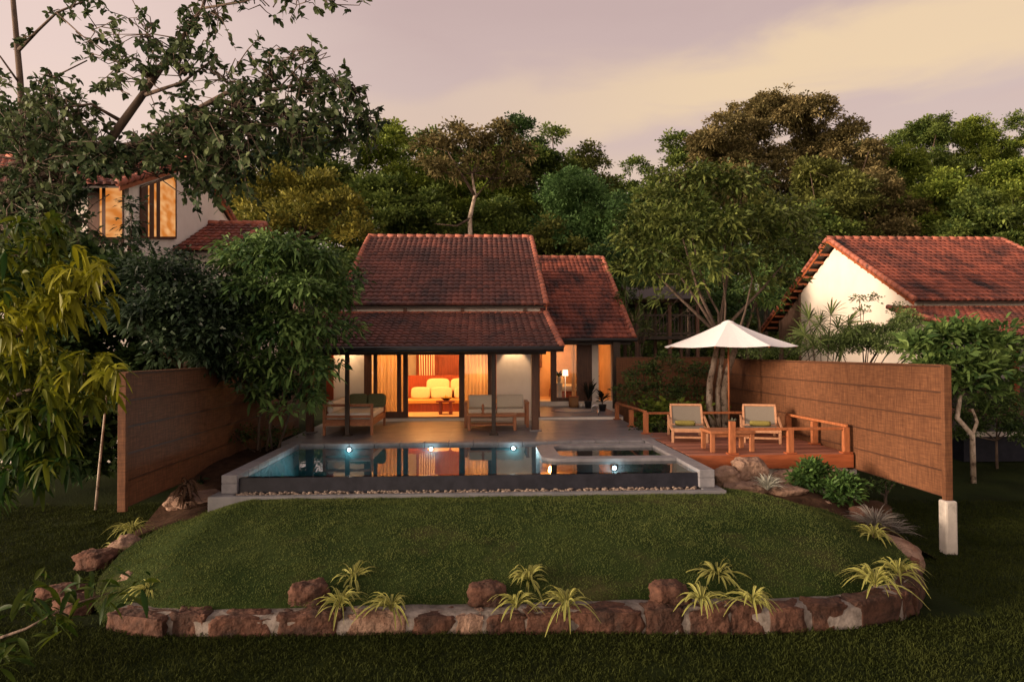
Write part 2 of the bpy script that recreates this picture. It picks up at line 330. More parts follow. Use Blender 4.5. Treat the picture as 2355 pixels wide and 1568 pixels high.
# ------------------------------------------------------------------ leaves
def unit(a): return a / np.maximum(np.linalg.norm(a, axis=1, keepdims=True), 1e-6)
def leaf_arrays(C, D, L, W, tone, rng, nseg=0, droop=.15, fold=0.0, edge_tone=None):
    N = len(C); D = unit(D)
    up = np.array([[0, 0, 1.0]]) + rng.normal(0, .45, (N, 3)); S = unit(np.cross(D, up)); Nn = np.cross(S, D)
    L = L[:, None]; W = W[:, None]; dz = np.array([[0, 0, -1.0]])
    if nseg == 0:
        V = np.stack([C, C + D*L*.48 + S*W*.5 + Nn*W*.12, C + D*L + dz*L*droop, C + D*L*.48 - S*W*.5 + Nn*W*.12], 1)
        Fq = (np.arange(N)[:, None]*4 + np.arange(4)[None]).astype(np.int32)
        return V.reshape(-1, 3), Fq, np.repeat(tone, 4)
    rows, k = [], (3 if fold else 2)
    tt = []
    for i in range(nseg+1):
        t = i/nseg; wv = W * .5 * (math.sin(PI*(.06+.90*t))**.8)
        P = C + D*L*t + dz*L*droop*t*t*1.2
        if fold:
            rows += [P + S*wv + Nn*wv*fold, P, P - S*wv + Nn*wv*fold]
            tt += ([edge_tone if edge_tone is not None else tone] + [tone] + [edge_tone if edge_tone is not None else tone])
        else: rows += [P + S*wv, P - S*wv]; tt += [tone, tone]
    V = np.stack(rows, 1); T = np.stack(tt, 1); nv = V.shape[1]; fs = []
    for i in range(nseg):
        for c in range(k-1): fs.append([i*k+c, i*k+c+1, (i+1)*k+c+1, (i+1)*k+c])
    fs = np.array(fs)
    Fq = (np.arange(N)[:, None, None]*nv + fs[None]).reshape(-1, 4).astype(np.int32)
    return V.reshape(-1, 3), Fq, T.ravel()

GAIN = 2.4
SP = {}   # kind: (material, leaf length, leaf width, droop, clump radius, leaves per clump, nseg)
def species(key, c1, c2, L, W, droop, sub_r, per, nseg=0, trans=.25, k=2.2, fold=0.0, spec=.14):
    gg = 1.0 if key in ('brown', 'amber') else 1.1
    c1 = (c1[0]*GAIN, c1[1]*GAIN*gg, c1[2]*GAIN); c2 = (c2[0]*GAIN, c2[1]*GAIN*gg, c2[2]*GAIN)
    SP[key] = dict(m=leafmat(key + '_leaf', c1, c2, trans=trans, spec=spec), L=L, W=W, droop=droop, sub=sub_r, per=per, nseg=nseg, k=k, fold=fold)
species('dense',  (.016, .028, .008), (.074, .088, .022), .26, .15, .2, .50, 40, k=5.0)
species('dark',   (.008, .017, .008), (.036, .056, .018), .24, .14, .2, .48, 40, k=5.0)
species('bluish', (.022, .044, .016), (.072, .116, .042), .24, .13, .2, .46, 40, k=5.0)
species('olive',  (.026, .030, .010), (.080, .080, .022), .26, .14, .25, .48, 40, k=5.0)
species('brown',  (.036, .034, .013), (.118, .096, .042), .26, .13, .3, .42, 40, k=5.0)
species('amber',  (.026, .034, .008), (.125, .115, .022), .22, .11, .2, .42, 36)
species('bright', (.026, .042, .008), (.108, .122, .022), .26, .13, .25, .48, 40, k=5.0)
species('glossy', (.007, .013, .008), (.022, .034, .016), .17, .075, .4, .34, 30, nseg=2, spec=.3)
species('longan', (.014, .030, .010), (.082, .116, .036), .21, .072, .5, .36, 26, nseg=3)
species('deckleaf', (.014, .022, .006), (.068, .074, .020), .22, .085, .4, .40, 30, nseg=2)
species('plumeria', (.016, .032, .010), (.070, .095, .028), .30, .085, .3, .30, 26, nseg=3)
species('shrub',  (.012, .022, .008), (.045, .062, .018), .10, .055, .3, .20, 26)
species('pair', (.012, .026, .008), (.045, .075, .020), .15, .05, .3, .15, 22, nseg=2)
species('tinyshrub', (.026, .040, .014), (.090, .110, .040), .07, .04, .2, .18, 30)
species('round',  (.014, .022, .011), (.056, .066, .030), .13, .085, .15, .30, 14, nseg=2, k=1.5)
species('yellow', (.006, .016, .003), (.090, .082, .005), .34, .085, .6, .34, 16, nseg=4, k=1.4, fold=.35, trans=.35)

def crown(name, parent, key, lumps, rng, low=False, kmul=1.0, tone0=0.0, updir=.25):
    s = SP[key]; Cs, Ds, T = [], [], []
    for (c, r) in lumps:
        n = max(3, int(s['k']*kmul*(r/s['sub'])**2))
        d = unit(rng.normal(0, 1, (n, 3))); d[:, 2] = np.where(d[:, 2] < -.35, -d[:, 2]*.6, d[:, 2]); d = unit(d)
        rad = r*(rng.uniform(.25, 1.0, n)**.5*np.where(rng.random(n) < .2, rng.uniform(1.0, 1.35, n), 1))[:, None]*np.array([[1, 1, .82]])
        sc = np.array(c)[None] + d*rad
        st = rng.beta(1.5, 2.2, n)
        for i in range(n):
            m = max(4, int(s['per']*rng.uniform(.6, 1.35)))
            o = rng.normal(0, .40, (m, 3))*s['sub']*np.array([1, 1, .6])
            Cs.append(sc[i] + o); dd = unit(o)*.8 + d[i]*.55 + rng.normal(0, .35, (m, 3)); dd[:, 2] += updir
            Ds.append(dd); T.append(np.clip(st[i] + rng.normal(0, .13, m) + tone0, 0, 1))
    C = np.concatenate(Cs); D = np.concatenate(Ds); T = np.concatenate(T); N = len(C)
    V, Fq, tn = leaf_arrays(C, D, s['L']*rng.uniform(.65, 1.25, N), s['W']*rng.uniform(.7, 1.2, N), T, rng, s['nseg'], s['droop'], s['fold'])
    off = LOC[parent.name] if parent is not None else Vector()
    V = V - np.array(off)[None]
    return link(name, np_mesh(name, V, Fq, tn), s['m'], parent)

def smooth(a, b, t):
    t = min(1, max(0, (t-a)/(b-a))); return t*t*(3-2*t)
def gz(x, y):
    low = -1.12 - .02*max(x, 0)
    t = smooth(12, 25, y); z = low*(1-t) - .42*t
    if y > 33: z += min(y-33, 70)*.17
    z += .04*mnoise.noise(Vector((x*.5, y*.5, 0)))
    pit = smooth(-5.3, -4.9, x)*(1-smooth(4.5, 4.9, x))*smooth(12.2, 12.6, y)*(1-smooth(17.0, 17.4, y))
    return z*(1-pit) - 1.7*pit

# ================================================================== THE SETTING
xs = np.unique(np.concatenate([np.linspace(-400, -30, 26), np.linspace(-30, -12, 25), np.linspace(-12, 14, 131), np.linspace(14, 40, 30), np.linspace(40, 400, 24)]))
ys = np.unique(np.concatenate([np.linspace(-60, 3, 10), np.linspace(3, 24, 106), np.linspace(24, 60, 46), np.linspace(60, 600, 40)]))
nx, ny = len(xs), len(ys)
V = np.array([(x, y, gz(x, y)) for y in ys for x in xs])
i, j = np.meshgrid(np.arange(nx-1), np.arange(ny-1)); b = (j*nx+i).ravel()
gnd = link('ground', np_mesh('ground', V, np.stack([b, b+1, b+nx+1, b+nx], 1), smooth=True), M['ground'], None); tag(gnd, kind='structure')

# the raised lawn in front of the pool
LAWN = [(8.42, -4.25, 4.9), (8.6, -4.6, 5.4), (9.0, -4.95, 5.85), (9.6, -5.2, 6.2), (10.4, -5.3, 6.35), (11.2, -5.25, 6.3), (12.0, -5.1, 6.1), (12.6, -4.95, 5.7), (13.2, -4.9, 5.3), (13.8, -4.9, 5.2)]
def lawn_x(y):
    a = np.array(LAWN); return np.interp(y, a[:, 0], a[:, 1]), np.interp(y, a[:, 0], a[:, 2])
def lawn_z(x, y):
    t = min(1, max(0, (y-8.4)/(12.3-8.4)))
    z = -.86 + .475*(1-(1-t)**2.1)
    l, r = lawn_x(y); e = min(x-l, r-x); z -= .25*(1-smooth(0, 1.1, e))
    return z + .018*mnoise.noise(Vector((x*1.3, y*1.3, 3)))
ly = np.linspace(8.42, 13.8, 60); nu = 90
V = []
for y in ly:
    l, r = lawn_x(y)
    for q in range(nu+1):
        x = l + (r-l)*q/nu; V.append((x, y, lawn_z(x, y) - .14*(1-smooth(8.42, 8.55, y)) - (.5 if (y > 12.4 and -4.85 < x < 4.5) else 0)))
i, j = np.meshgrid(np.arange(nu), np.arange(len(ly)-1)); b = (j*(nu+1)+i).ravel()
lawn = link('lawn', np_mesh('lawn', np.array(V), np.stack([b, b+1, b+nu+2, b+nu+1], 1), smooth=True), M['grassbase'], None); tag(lawn, kind='structure')
# soil bed beside the pool, below the deck
V = []; sxs = np.linspace(4.48, 7.9, 30); sys_ = np.linspace(11.0, 14.4, 36)
for y in sys_:
    for x in sxs:
        rr = 8.6 - smooth(13, 9, y)*1.6
        z = -.50 - .28*smooth(6.2, 7.4, x) - .2*(1-smooth(12.0, 13.2, y)) + .05*mnoise.noise(Vector((x*2, y*2, 9)))
        if x < 6.2 and y < 12.6: z -= .3
        if y < 12.8 and x > 7.0: z -= (x-7.0)*.5
        if y > 13.4: z -= .2
        V.append((x, y, z))
i, j = np.meshgrid(np.arange(29), np.arange(35)); b = (j*30+i).ravel()
tag(link('soil_bed', np_mesh('soil_bed', np.array(V), np.stack([b, b+1, b+31, b+30], 1), smooth=True), M['soil'], None), kind='structure')
V = []
for y in np.linspace(11.6, 18, 30):
    for x in np.linspace(-6.1, -4.6, 14): V.append((x, y, -.62 + .35*smooth(13, 16, y) - .3*smooth(-5.0, -6.1, x)*(1-smooth(12.5, 14, y)) + .05*mnoise.noise(Vector((x*2, y*2, 5)))))
i, j = np.meshgrid(np.arange(13), np.arange(29)); b = (j*14+i).ravel()
tag(link('side_soil', np_mesh('side_soil', np.array(V), np.stack([b, b+1, b+15, b+14], 1), smooth=True), M['soil'], None), kind='structure')

def grass(name, pts, m, rng, h, wd, label=None):
    n = len(pts); D = rng.normal(0, .38, (n, 3)); D[:, 2] = 1
    T = np.array([.5+.5*mnoise.noise(Vector((p[0]*1.1, p[1]*1.1, 2))) for p in pts[::8]]); T = np.repeat(T, 8)[:n]
    T2 = np.repeat(np.array([.5+.7*mnoise.noise(Vector((p[0]*3.5, p[1]*3.5, 7))) for p in pts[::8]]), 8)[:n]
    T = np.clip(T*.6 + T2*.35 + rng.normal(.06, .10, n), 0, 1)
    V, Fq, tn = leaf_arrays(pts, D, h*rng.uniform(.5, 1.3, n)*(.6+.8*T2), np.full(n, wd), T, rng, 0, .25)
    return tag(link(name, np_mesh(name, V, Fq, tn), m, None), label=label, kind='stuff')
rng = np.random.default_rng(5)
pts = []
for _ in range(11000):
    y = rng.uniform(8.42, 12.7); l, r = lawn_x(y); x = rng.uniform(l, r)
    for _k in range(8):
        a, c = x + rng.normal(0, .05), y + rng.normal(0, .05)
        if c > 12.22 and -4.85 < a < 4.5: c -= .4
        pts.append((a, c, lawn_z(a, c)-.004))
grass('lawn_grass', np.array(pts), M['blade'], rng, .040, .008, 'short mown grass on the raised lawn before the pool')
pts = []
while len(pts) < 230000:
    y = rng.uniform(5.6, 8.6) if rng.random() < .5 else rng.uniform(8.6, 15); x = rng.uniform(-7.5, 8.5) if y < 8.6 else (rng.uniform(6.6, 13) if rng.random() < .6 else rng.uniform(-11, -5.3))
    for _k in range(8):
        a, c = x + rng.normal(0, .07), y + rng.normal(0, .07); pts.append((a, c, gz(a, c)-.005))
grass('shade_toned_grass', np.array(pts), M['blade_shade'], rng, .075, .010, 'longer grass below the stone wall, shade put into its dark colour')

# ---------------- pool
def slab(name, x0, x1, y0, y1, z0, z1, m, bev=.008):
    return tag(MB().box(x0, x1, y0, y1, z0, z1).build(name, m, None, bevel=bev), kind='structure')
PXL, PXR, PYF, PYB = -4.37, 4.05, 12.72, 16.72
pool = thing('swimming_pool', 'rectangular infinity pool with grey stone coping and teal lit water', 'pool', (0, 14.7, -.06))
b = MB(); b.box(PXL, PXR, PYF, PYB, -1.2, -1.1); b.box(PXL-.1, PXL, PYF, PYB, -1.2, -.15); b.box(PXR, PXR+.1, PYF, PYB, -1.2, -.15); b.box(PXL, PXR, PYB, PYB+.1, -1.2, -.15)
b.build('basin', M['pooltile'], pool)
b = MB(); b.prism([(PXL-.0, 12.62, -.07), (PXL-.0, PYF+.08, -.07), (PXL-.0, PYF+.08, -1.2), (PXL-.0, 12.50, -1.2)], (PXR-PXL, 0, 0)); b.build('overflow_wall', M['darktile'], pool)
b = MB()
nseg = 12
for s_, (x0, x1) in enumerate(((-4.65, PXL), (PXR, 4.34))):
    y = 12.52
    while y < 17.0:
        y1 = min(y+.6, 17.08); b.tone = random.random(); b.box(x0, x1, y+.003, y1-.003, -.15, 0); y = y1
b.box(-4.65, PXL, 12.52, 12.9, -.328, -.152); b.box(PXR, 4.34, 12.52, 12.9, -.328, -.152)
x = PXL
while x < PXR-.05:
    x1 = min(x+.6, PXR); b.box(x+.003, x1-.003, PYB-.02, 17.08, -.15, 0); x = x1
b.build('coping', M['coping'], pool, bevel=.012)
wt = link('water', np_mesh('water', np.array([(PXL-.0, 12.63-14.7, -.005), (PXR, 12.63-14.7, -.005), (PXR, PYB-14.7, -.005), (PXL, PYB-14.7, -.005)]), np.array([[0, 1, 2, 3]])), M['water'], pool)
# spa ring with a rounded end inside the pool
def ring_pts(x0, x1, y0, y1, r, n=8):
    q = [(x1, y0), (x1, y1)]
    for k in range(n+1):
        a = PI/2 + PI/2*k/n; q.append((x0+r + r*math.cos(a), y1-r + r*math.sin(a)))
    for k in range(n+1):
        a = PI + PI/2*k/n; q.append((x0+r + r*math.cos(a), y0+r + r*math.sin(a)))
    return q
o_ = ring_pts(1.28, PXR-.004, 14.0, 16.25, .42); i_ = ring_pts(1.68, PXR-.004, 14.36, 15.95, .2)
b = MB(); n = len(o_); vs = []
for z in (-1.1, -.004):
    vs += [(x, y, z) for x, y in o_] + [(x, y, z) for x, y in i_]
fs = []
for k in range(1, n-1+1):
    k2 = (k+1) % n
    if k == 0: continue
    fs += [(2*n+k, 2*n+k2, 3*n+k2, 3*n+k), (k, k2, 2*n+k2, 2*n+k), (n+k2, n+k, 3*n+k, 3*n+k2)]
b.add(vs, fs); b.build('spa_ring', M['coping'], pool)
# ledge at the foot of the overflow wall, with pebbles
b = MB(); b.box(-4.78, 4.46, 12.24, 12.38, -1.1, -.33); b.box(-4.78, -4.4, 12.38, 12.75, -1.1, -.331); b.box(4.08, 4.46, 12.38, 12.75, -1.1, -.331); b.build('ledge', M['plinth'], pool, bevel=.01)
b = MB(); random.seed(4)
for k in range(620):
    x = random.uniform(-4.38, 4.06); y = random.uniform(12.39, 12.56); r = random.uniform(.014, .034); b.tone = random.random()
    b.pillow((x, y, -.366 + random.uniform(0, .015) + .03*smooth(12.4, 12.55, y)), r*random.uniform(.9, 1.6), r, r*.75, Matrix.Rotation(random.uniform(0, 3), 3, 'Z'), .9, .9, 7, 5)
pb = b.build('pebbles', M['pebble'], pool, smooth=True); pb['kind'] = 'stuff'
MB().box(-4.4, 4.08, 12.382, 12.6, -.9, -.36).build('gravel_trough', M['pebble'], pool)
# pool lamps
for k, (px, py, yy) in enumerate(((803, 1032, PYB-.03), (991, 1030, PYB-.03), (1180, 1028, PYB-.03), (1412, 1070, 13.96))):
    p = PY(px, py, yy); z = -.15 if k < 3 else -.19
    lb = ('underwater pool lamp in the back wall, first from the dark left corner', 'underwater pool lamp in the back wall below the lit open doorway', 'underwater pool lamp in the back wall beside the spa ring', 'underwater pool lamp on the front of the spa ring')[k]
    t = thing('pool_lamp', lb, 'lamp', (p.x, yy, z), 'lamps under the pool water')
    Mx = Matrix.Rotation(PI/2, 3, 'X')
    MB().lathe([(.06, 0), (.06, .02), (.04, .022)], (p.x, yy, z), 20, Mx).build('housing', M['darktile'], t)
    MB().lathe([(.042, .023), (.036, .03), (.02, .034)], (p.x, yy, z), 20, Mx).build('lens', M['poollamp'], t)
    ld = bpy.data.lights.new('pool_light', 'SPOT'); lo = bpy.data.objects.new('pool_light', ld); col.objects.link(lo); lo.parent = t
    ld.energy = 48; ld.color = (.84, .96, 1.0); ld.spot_size = R(150); ld.spot_blend = .6; ld.shadow_soft_size = .05; lo.location = (0, -.06, 0); lo.rotation_euler = (R(-72), 0, 0)
    ld = bpy.data.lights.new('pool_glow', 'POINT'); lo = bpy.data.objects.new('pool_glow', ld); col.objects.link(lo); lo.parent = t; ld.energy = 2.2; ld.color = (.8, .96, 1); ld.shadow_soft_size = .04; lo.location = (0, -.10, -.02)
for (px, py, yy) in ((338, 1075, 14.0),): pass

# ---------------- terrace
random.seed(8)
b = MB(); y = 17.08
yy = [17.08]
while yy[-1] < 21.9: yy.append(min(yy[-1]+.6, 22.0))
for r_ in range(len(yy)-1):
    x = -4.9 - (r_ % 2)*.4
    while x < 4.5:
        x1 = min(x+.9, 4.55); b.tone = random.random(); b.box(max(x, -4.9)+.002, x1-.002, yy[r_]+.002, yy[r_+1]-.002, -.06, 0); x = x1
b.box(-4.9, 4.55, 17.085, 22.0, -.6, -.062)
tag(b.build('terrace_paving', M['stone'], None), kind='structure')
slab('upper_terrace', 1.62, 4.65, 22.05, 26.3, -.5, .10, M['stone'])
slab('upper_terrace_step', 1.60, 4.62, 22.003, 22.049, -.3, .075, M['plaster'], .003)
slab('side_terrace', 4.36, 4.56, 17.2, 17.9, -.4, -.03, M['stone'])

# ================================================================== ROOFS
def tiles(b, p0, U, S, W_, H_, tw, th, rng):
    p0, U, S = Vector(p0), Vector(U).normalized(), Vector(S).normalized(); Nn = U.cross(S)
    nu, ns = max(1, round(W_/tw)), max(1, round(H_/th)); tw, th = W_/nu, H_/ns; K = 5
    for j in range(ns):
        for i in range(nu):
            b.tone = rng.random(); jit = rng.uniform(-.006, .006); vs = []
            for (s, base) in ((j*th+.0, -.012), (j*th, .058), ((j+1)*th*1.0+.03, .012)):
                for k in range(K):
                    t = k/(K-1); pr = .034*math.sin(PI*t)
                    rnd = .03*(1-(2*t-1)**2) if s == j*th else 0
                    vs.append(p0 + U*((i+t)*tw) + S*(s - rnd) + Nn*(base + pr + jit))
            fs = []
            for r_ in (0, 1):
                for k in range(K-1): a = r_*K+k; fs.append((a, a+1, a+K+1, a+K))
            b.add(vs, fs)
def caps(b, p0, p1, r, L, rng):
    p0, p1 = Vector(p0), Vector(p1); d = p1-p0; n = max(1, round(d.length/L)); d = d/n
    for k in range(n):
        b.tone = rng.random(); a = p0 + d*k
        b.tube([a - d*.04, a + d*1.0], [r*1.12, r*.86], 10)
def rafter_slab(b, x0, x1, ya, za, yb, zb, th=.05, drop=.03):
    b.prism([(x0, ya, za-drop), (x0, yb, zb-drop), (x0, yb, zb-drop-th), (x0, ya, za-drop-th)], (x1-x0, 0, 0))
def gable_roof(root, x0, x1, ye, ze, yr, zr, yb, mt, rng, verge=(1, 1), name='roof', ridge=True):
    """two tiled slopes with a ridge along x; returns the roof part"""
    zb = zr - (yb-yr)*(zr-ze)/(yr-ye)
    S1 = Vector((0, yr-ye, zr-ze)); S2 = Vector((0, yr-yb, zr-zb))
    b = MB(); tiles(b, (x0, ye, ze), (1, 0, 0), S1, x1-x0, S1.length, .2, .33, rng)
    tiles(b, (x1, yb, zb), (-1, 0, 0), S2, x1-x0, S2.length, .2, .33, rng)
    rf = b.build(name, mt, root, smooth=False)
    b = MB(); rafter_slab(b, x0+.03, x1-.03, ye+.03, ze, yr, zr); rafter_slab(b, x0+.03, x1-.03, yb-.03, zb, yr, zr-.004); b.build('roof_boards', M['darkwood'], rf)
    if ridge:
        b = MB(); caps(b, (x0-.03, yr, zr+.03), (x1+.03, yr, zr+.03), .10, .38, rng); b.build('ridge_tiles', M['ridge'], rf, smooth=True)
    for s, xx in ((0, x0), (1, x1)):
        if verge[s]:
            b = MB(); caps(b, (xx, ye-.02, ze+.045), (xx, yr, zr+.045), .095, .33, rng); caps(b, (xx, yb+.02, zb+.045), (xx, yr, zr+.045), .095, .33, rng); b.build('verge_tiles', M['ridge'], rf, smooth=True)
            b = MB(); o = -.02 if s == 0 else .02
            for (a1, z1) in ((ye, ze), (yb, zb)): b.prism([(xx+o, a1, z1-.0), (xx+o, yr, zr-.0), (xx+o, yr, zr-.16), (xx+o, a1, z1-.16)], (-.03 if s else .03, 0, 0))
            b.build('bargeboard', M['fascia'], rf)
    return rf, zb
def shed_roof(root, x0, x1, ye, ze, yt, zt, mt, rng, verge=(1, 1), name='porch_roof'):
    S = Vector((0, yt-ye, zt-ze)); b = MB(); tiles(b, (x0, ye, ze), (1, 0, 0), S, x1-x0, S.length, .2, .33, rng)
    rf = b.build(name, mt, root)
    b = MB(); rafter_slab(b, x0+.03, x1-.03, ye+.03, ze, yt, zt); b.build('roof_boards', M['darkwood'], rf)
    for s, xx in ((0, x0), (1, x1)):
        if verge[s]:
            b = MB(); caps(b, (xx, ye-.02, ze+.045), (xx, yt, zt+.045), .095, .33, rng); b.build('verge_tiles', M['ridge'], rf, smooth=True)
    b = MB(); caps(b, (x0, yt-.02, zt+.03), (x1, yt-.02, zt+.03), .05, .2, rng); b.build('top_tiles', M['ridge'], rf, smooth=True)
    return rf
YE, ZE, YR, ZR, YBK = 21.4, 3.66, 27.7, 6.83, 34.0
def gable_wall(b, x, y0, y1, zf, th=.2, drop=.14):
    zl = lambda y: (ZR - abs(y-YR)*(ZR-ZE)/(YR-YE)) - drop
    poly = [(x, y0, zf), (x, y1, zf), (x, y1, zl(y1))]
    if y0 < YR < y1: poly.append((x, YR, zl(YR)))
    poly.append((x, y0, zl(y0)))
    b.prism(poly, (th, 0, 0))

# ================================================================== MAIN VILLA
rr = random.Random(11)
villa = thing('villa', 'tile roofed villa with warmly lit open sliding doors behind the pool', 'house', (0, 22, 0))
X0, X1 = -4.45, 2.08
rf, zbk = gable_roof(villa, X0, X1, YE, ZE, YR, ZR, YBK, M['tile_old'], rr)
shed_roof(villa, -4.75, 2.06, 17.42, 2.31, 21.56, 3.40, M['tile_old'], rr)
WX0, WX1 = 2.12, 5.66
gable_roof(villa, WX0, WX1, 24.9, 2.68, 31.3, 6.50, 37.0, M['tile'], rr, verge=(0, 1), name='wing_roof')
b = MB(); gable_wall(b, X0+.3, 22.1, 33.4, .0); b.build('wall', M['plaster'], villa)
b = MB(); gable_wall(b, X1-.5, 22.1, 33.4, .0); b.build('wall', M['plaster'], villa)
b = MB(); b.box(X0+.5, X1-.5, 21.93, 22.09, 2.5, 3.78); b.box(-4.35, 1.9, 21.60, 21.74, 3.2, 3.62); b.build('upper_wall', M['plaster'], villa)
for x in (-4.05, -2.35, -.55, 1.42): MB().box(x-.05, x+.05, 21.47, 21.597, 3.47, 3.6).build('eave_bracket', M['brownwood'], villa)
# plinth and floor
b = MB(); b.box(-4.6, 1.6, 22.01, 26.4, -.3, .10); b.box(-4.6, 1.6, 21.93, 22.008, -.2, .075); b.build('floor_slab', M['plaster'], villa)
MB().box(-4.1, 1.55, 22.3, 26.3, .102, .115).build('floor_mat', pm('interior_floor', (.55, .40, .24), (.62, .46, .28), scale=3, rough=.45), villa)
# gutter + beam
b = MB(); b.tube([(-4.8, 17.33, 2.27), (2.12, 17.33, 2.27)], .075, 10); b.build('gutter', M['black'], villa, smooth=True)
b = MB(); b.box(-4.8, 1.75, 18.1, 18.26, 2.125, 2.36); b.box(-4.8, 1.75, 18.9, 19.08, 2.30, 2.52); b.build('beam', M['darkwood'], villa, bevel=.008)
b = MB()
for x in np.arange(-4.5, 2.0, .62): b.bar((x, 17.5, 2.25), (x, 21.5, 3.30), .06, .1)
b.build('rafters', M['darkwood'], villa)
for (x, y, wd) in ((-3.5, 18.18, .11), (.35, 18.18, .11), (1.52, 19.0, .19), (-4.67, 19.0, .19)):
    p = MB().box(x-wd/2, x+wd/2, y-wd/2, y+wd/2, .03, 2.3 if wd < .15 else 2.32).build('post', M['darkwood'] if wd < .15 else M['brownwood'], villa, bevel=.008)
    k = .12 if wd < .15 else .17
    MB().box(x-k, x+k, y-k, y+k, -.0, .034).build('post_base', M['darkwood'] if wd < .15 else M['coping'], p, bevel=.005)
# facade, measured along y = 22
FY = 22.0
def fx(px): return XA(px, FY)
def frame_box(b, pa, pb, z0=.1, z1=2.5, y0=21.93, y1=22.1): b.box(fx(pa), fx(pb), y0, y1, z0, z1)
for (pa, pb) in ((768, 837), (1141, 1221)):
    b = MB(); b.box(fx(pa), fx(pb)+.02, 21.96, 22.12, .1, 2.5); b.build('facade_wall', M['plaster'], villa)
b = MB(); b.box(fx(752), fx(768)-.002, 21.9, 22.1, .1, 2.5); b.build('shutter', M['redwood'], villa)
for (pa, pb, y0) in ((837.5, 854, 21.93), (859, 867, 21.93), (913, 922, 21.93), (927, 938, 21.93), (1055, 1068, 21.93), (1121, 1140, 21.93), (1221.5, 1240, 21.9)):
    b = MB(); frame_box(b, pa, pb, y0=y0); b.build('door_frame', M['brownwood'], villa, bevel=.006)
b = MB(); b.box(fx(840), fx(938), 21.94, 22.09, .101, .30); b.box(fx(1068), fx(1121), 21.94, 22.09, .101, .28); b.box(fx(938), fx(1055), 21.95, 22.08, .1, .125); b.build('door_sills', M['brownwood'], villa, bevel=.004)
for (pa, pb) in ((867, 913), (922, 927), (854, 859), (1068, 1121)):
    sd = MB().box(fx(pa), fx(pb), 22.0, 22.012, .29, 2.5).build('glass_panel', M['glass'], villa)
def curtain(x0, x1, y, z0, z1, parent, amp=.03, wl=.12):
    n = max(8, int((x1-x0)/.02)); V = []; Fq = []
    for k in range(n+1):
        x = x0 + (x1-x0)*k/n; yo = y + amp*math.sin(2*PI*x/wl) + .4*amp*math.sin(2*PI*x/(wl*2.7)+1)
        V += [(x, yo, z0), (x, yo, z1)]
    for k in range(n): Fq.append([2*k, 2*k+2, 2*k+3, 2*k+1])
    V = np.array(V) - np.array(LOC[parent.name])
    return link('curtain', np_mesh('curtain', V, np.array(Fq), np.full(len(V), .5), smooth=True), M['sheer'], parent)
curtain(fx(862), fx(930), 22.3, .13, 2.55, villa); curtain(fx(1068), fx(1124), 22.3, .13, 2.55, villa)
# the lit room
b = MB(); b.box(-4.14, 1.55, 26.1, 26.3, .1, 3.0); b.box(-4.16, 1.56, 22.12, 26.3, 2.75, 2.85); b.box(-2.95, -2.85, 24.9, 26.1, .11, 2.75); b.build('room_walls', M['plaster'], villa)
b = MB(); b.box(-2.85, 1.5, 24.98, 25.1, .12, 1.35); b.build('headboard_panel', M['redwood'], villa)
b = MB(); b.box(-2.42, 1.5, 25.9, 26.09, .12, 2.74)
for x in np.arange(-2.4, 1.5, .16): b.box(x, x+.02, 25.87, 25.9, .12, 2.74)
b.build('wood_panelling', M['redwood'], villa)
b = MB()
for k in range(7):
    x = -2.20 + k*.085; b.bar((x, 25.05, 1.35), (x + random.uniform(-.03, .03), 25.05, 2.74), .028, .03)
b.box(-2.3, -1.55, 25.03, 25.07, 2.15, 2.19); b.build('lattice_screen', M['cream'], villa)
sofa = thing('daybed', 'ochre built in daybed heaped with pillows inside the lit room', 'daybed', (-1.1, 24.4, .12))
MB().box(-2.84, .9, 23.95, 24.95, .12, .40).build('base', M['redwood'], sofa, bevel=.01)
MB().box(-2.84, .9, 23.9, 24.95, .403, .54).build('mattress', M['orangecush'], sofa, bevel=.03)
for k, (x, y, z, a, h, lb) in enumerate(((-1.52, 24.72, 1.0, .42, .25, 'large pale pillow standing behind the front row on the lit daybed, left one'), (-.66, 24.72, 1.0, .42, .25, 'large pale pillow standing behind the front row on the lit daybed, right one'),
        (-2.12, 24.42, .74, .34, .22, 'ochre front pillow at the left end of the lit daybed'), (-1.38, 24.40, .74, .38, .22, 'ochre front pillow in the middle of the lit daybed behind the fruit bowl'), (-.58, 24.42, .74, .36, .22, 'ochre front pillow near the right door frame on the lit daybed'))):
    p = MB().pillow((0, 0, 0), a, .10, h, Matrix.Rotation(R(-14), 3, 'X'), .5, .5, 24, 12).build('pillow', M['yellowcush'], None, smooth=True)
    p.location = (x, y, z); tag(p, lb, 'pillow', 'pillows on the daybed')
t = thing('coffee_table', 'small wooden coffee table in the lit doorway of the villa', 'table', (-1.15, 23.1, .115))
MB().box(-1.48, -.86, 22.85, 23.4, .52, .57).build('tabletop', M['redwood'], t, bevel=.008)
for x in (-1.34, -1.0): MB().box(x-.05, x+.05, 22.9, 23.35, .116, .52).build('leg', M['redwood'], t, bevel=.01)
t = thing('fruit_bowl', 'dark bowl of yellow flowers on the coffee table in the doorway', 'bowl', (-1.15, 23.1, .57))
MB().lathe([(.06, 0), (.16, .05), (.19, .09), (.17, .085), (.05, .03)], (-1.15, 23.1, .572), 18).build('bowl', M['brownwood'], t, smooth=True)
rg = np.random.default_rng(3); n = 26; C = np.array([(-1.15, 23.1, .63)]) + rg.normal(0, .06, (n, 3))*np.array([1, 1, .4]); D = rg.normal(0, 1, (n, 3)); D[:, 2] = np.abs(D[:, 2])+.3
V, Fq, tn = leaf_arrays(C, D, np.full(n, .11), np.full(n, .06), rg.uniform(0, 1, n), rg, 2, .1)
link('flowers', np_mesh('flowers', V - np.array(LOC[t.name]), Fq, tn), leafmat('yellow_petals', (.55, .32, .04), (.75, .5, .1)), t)
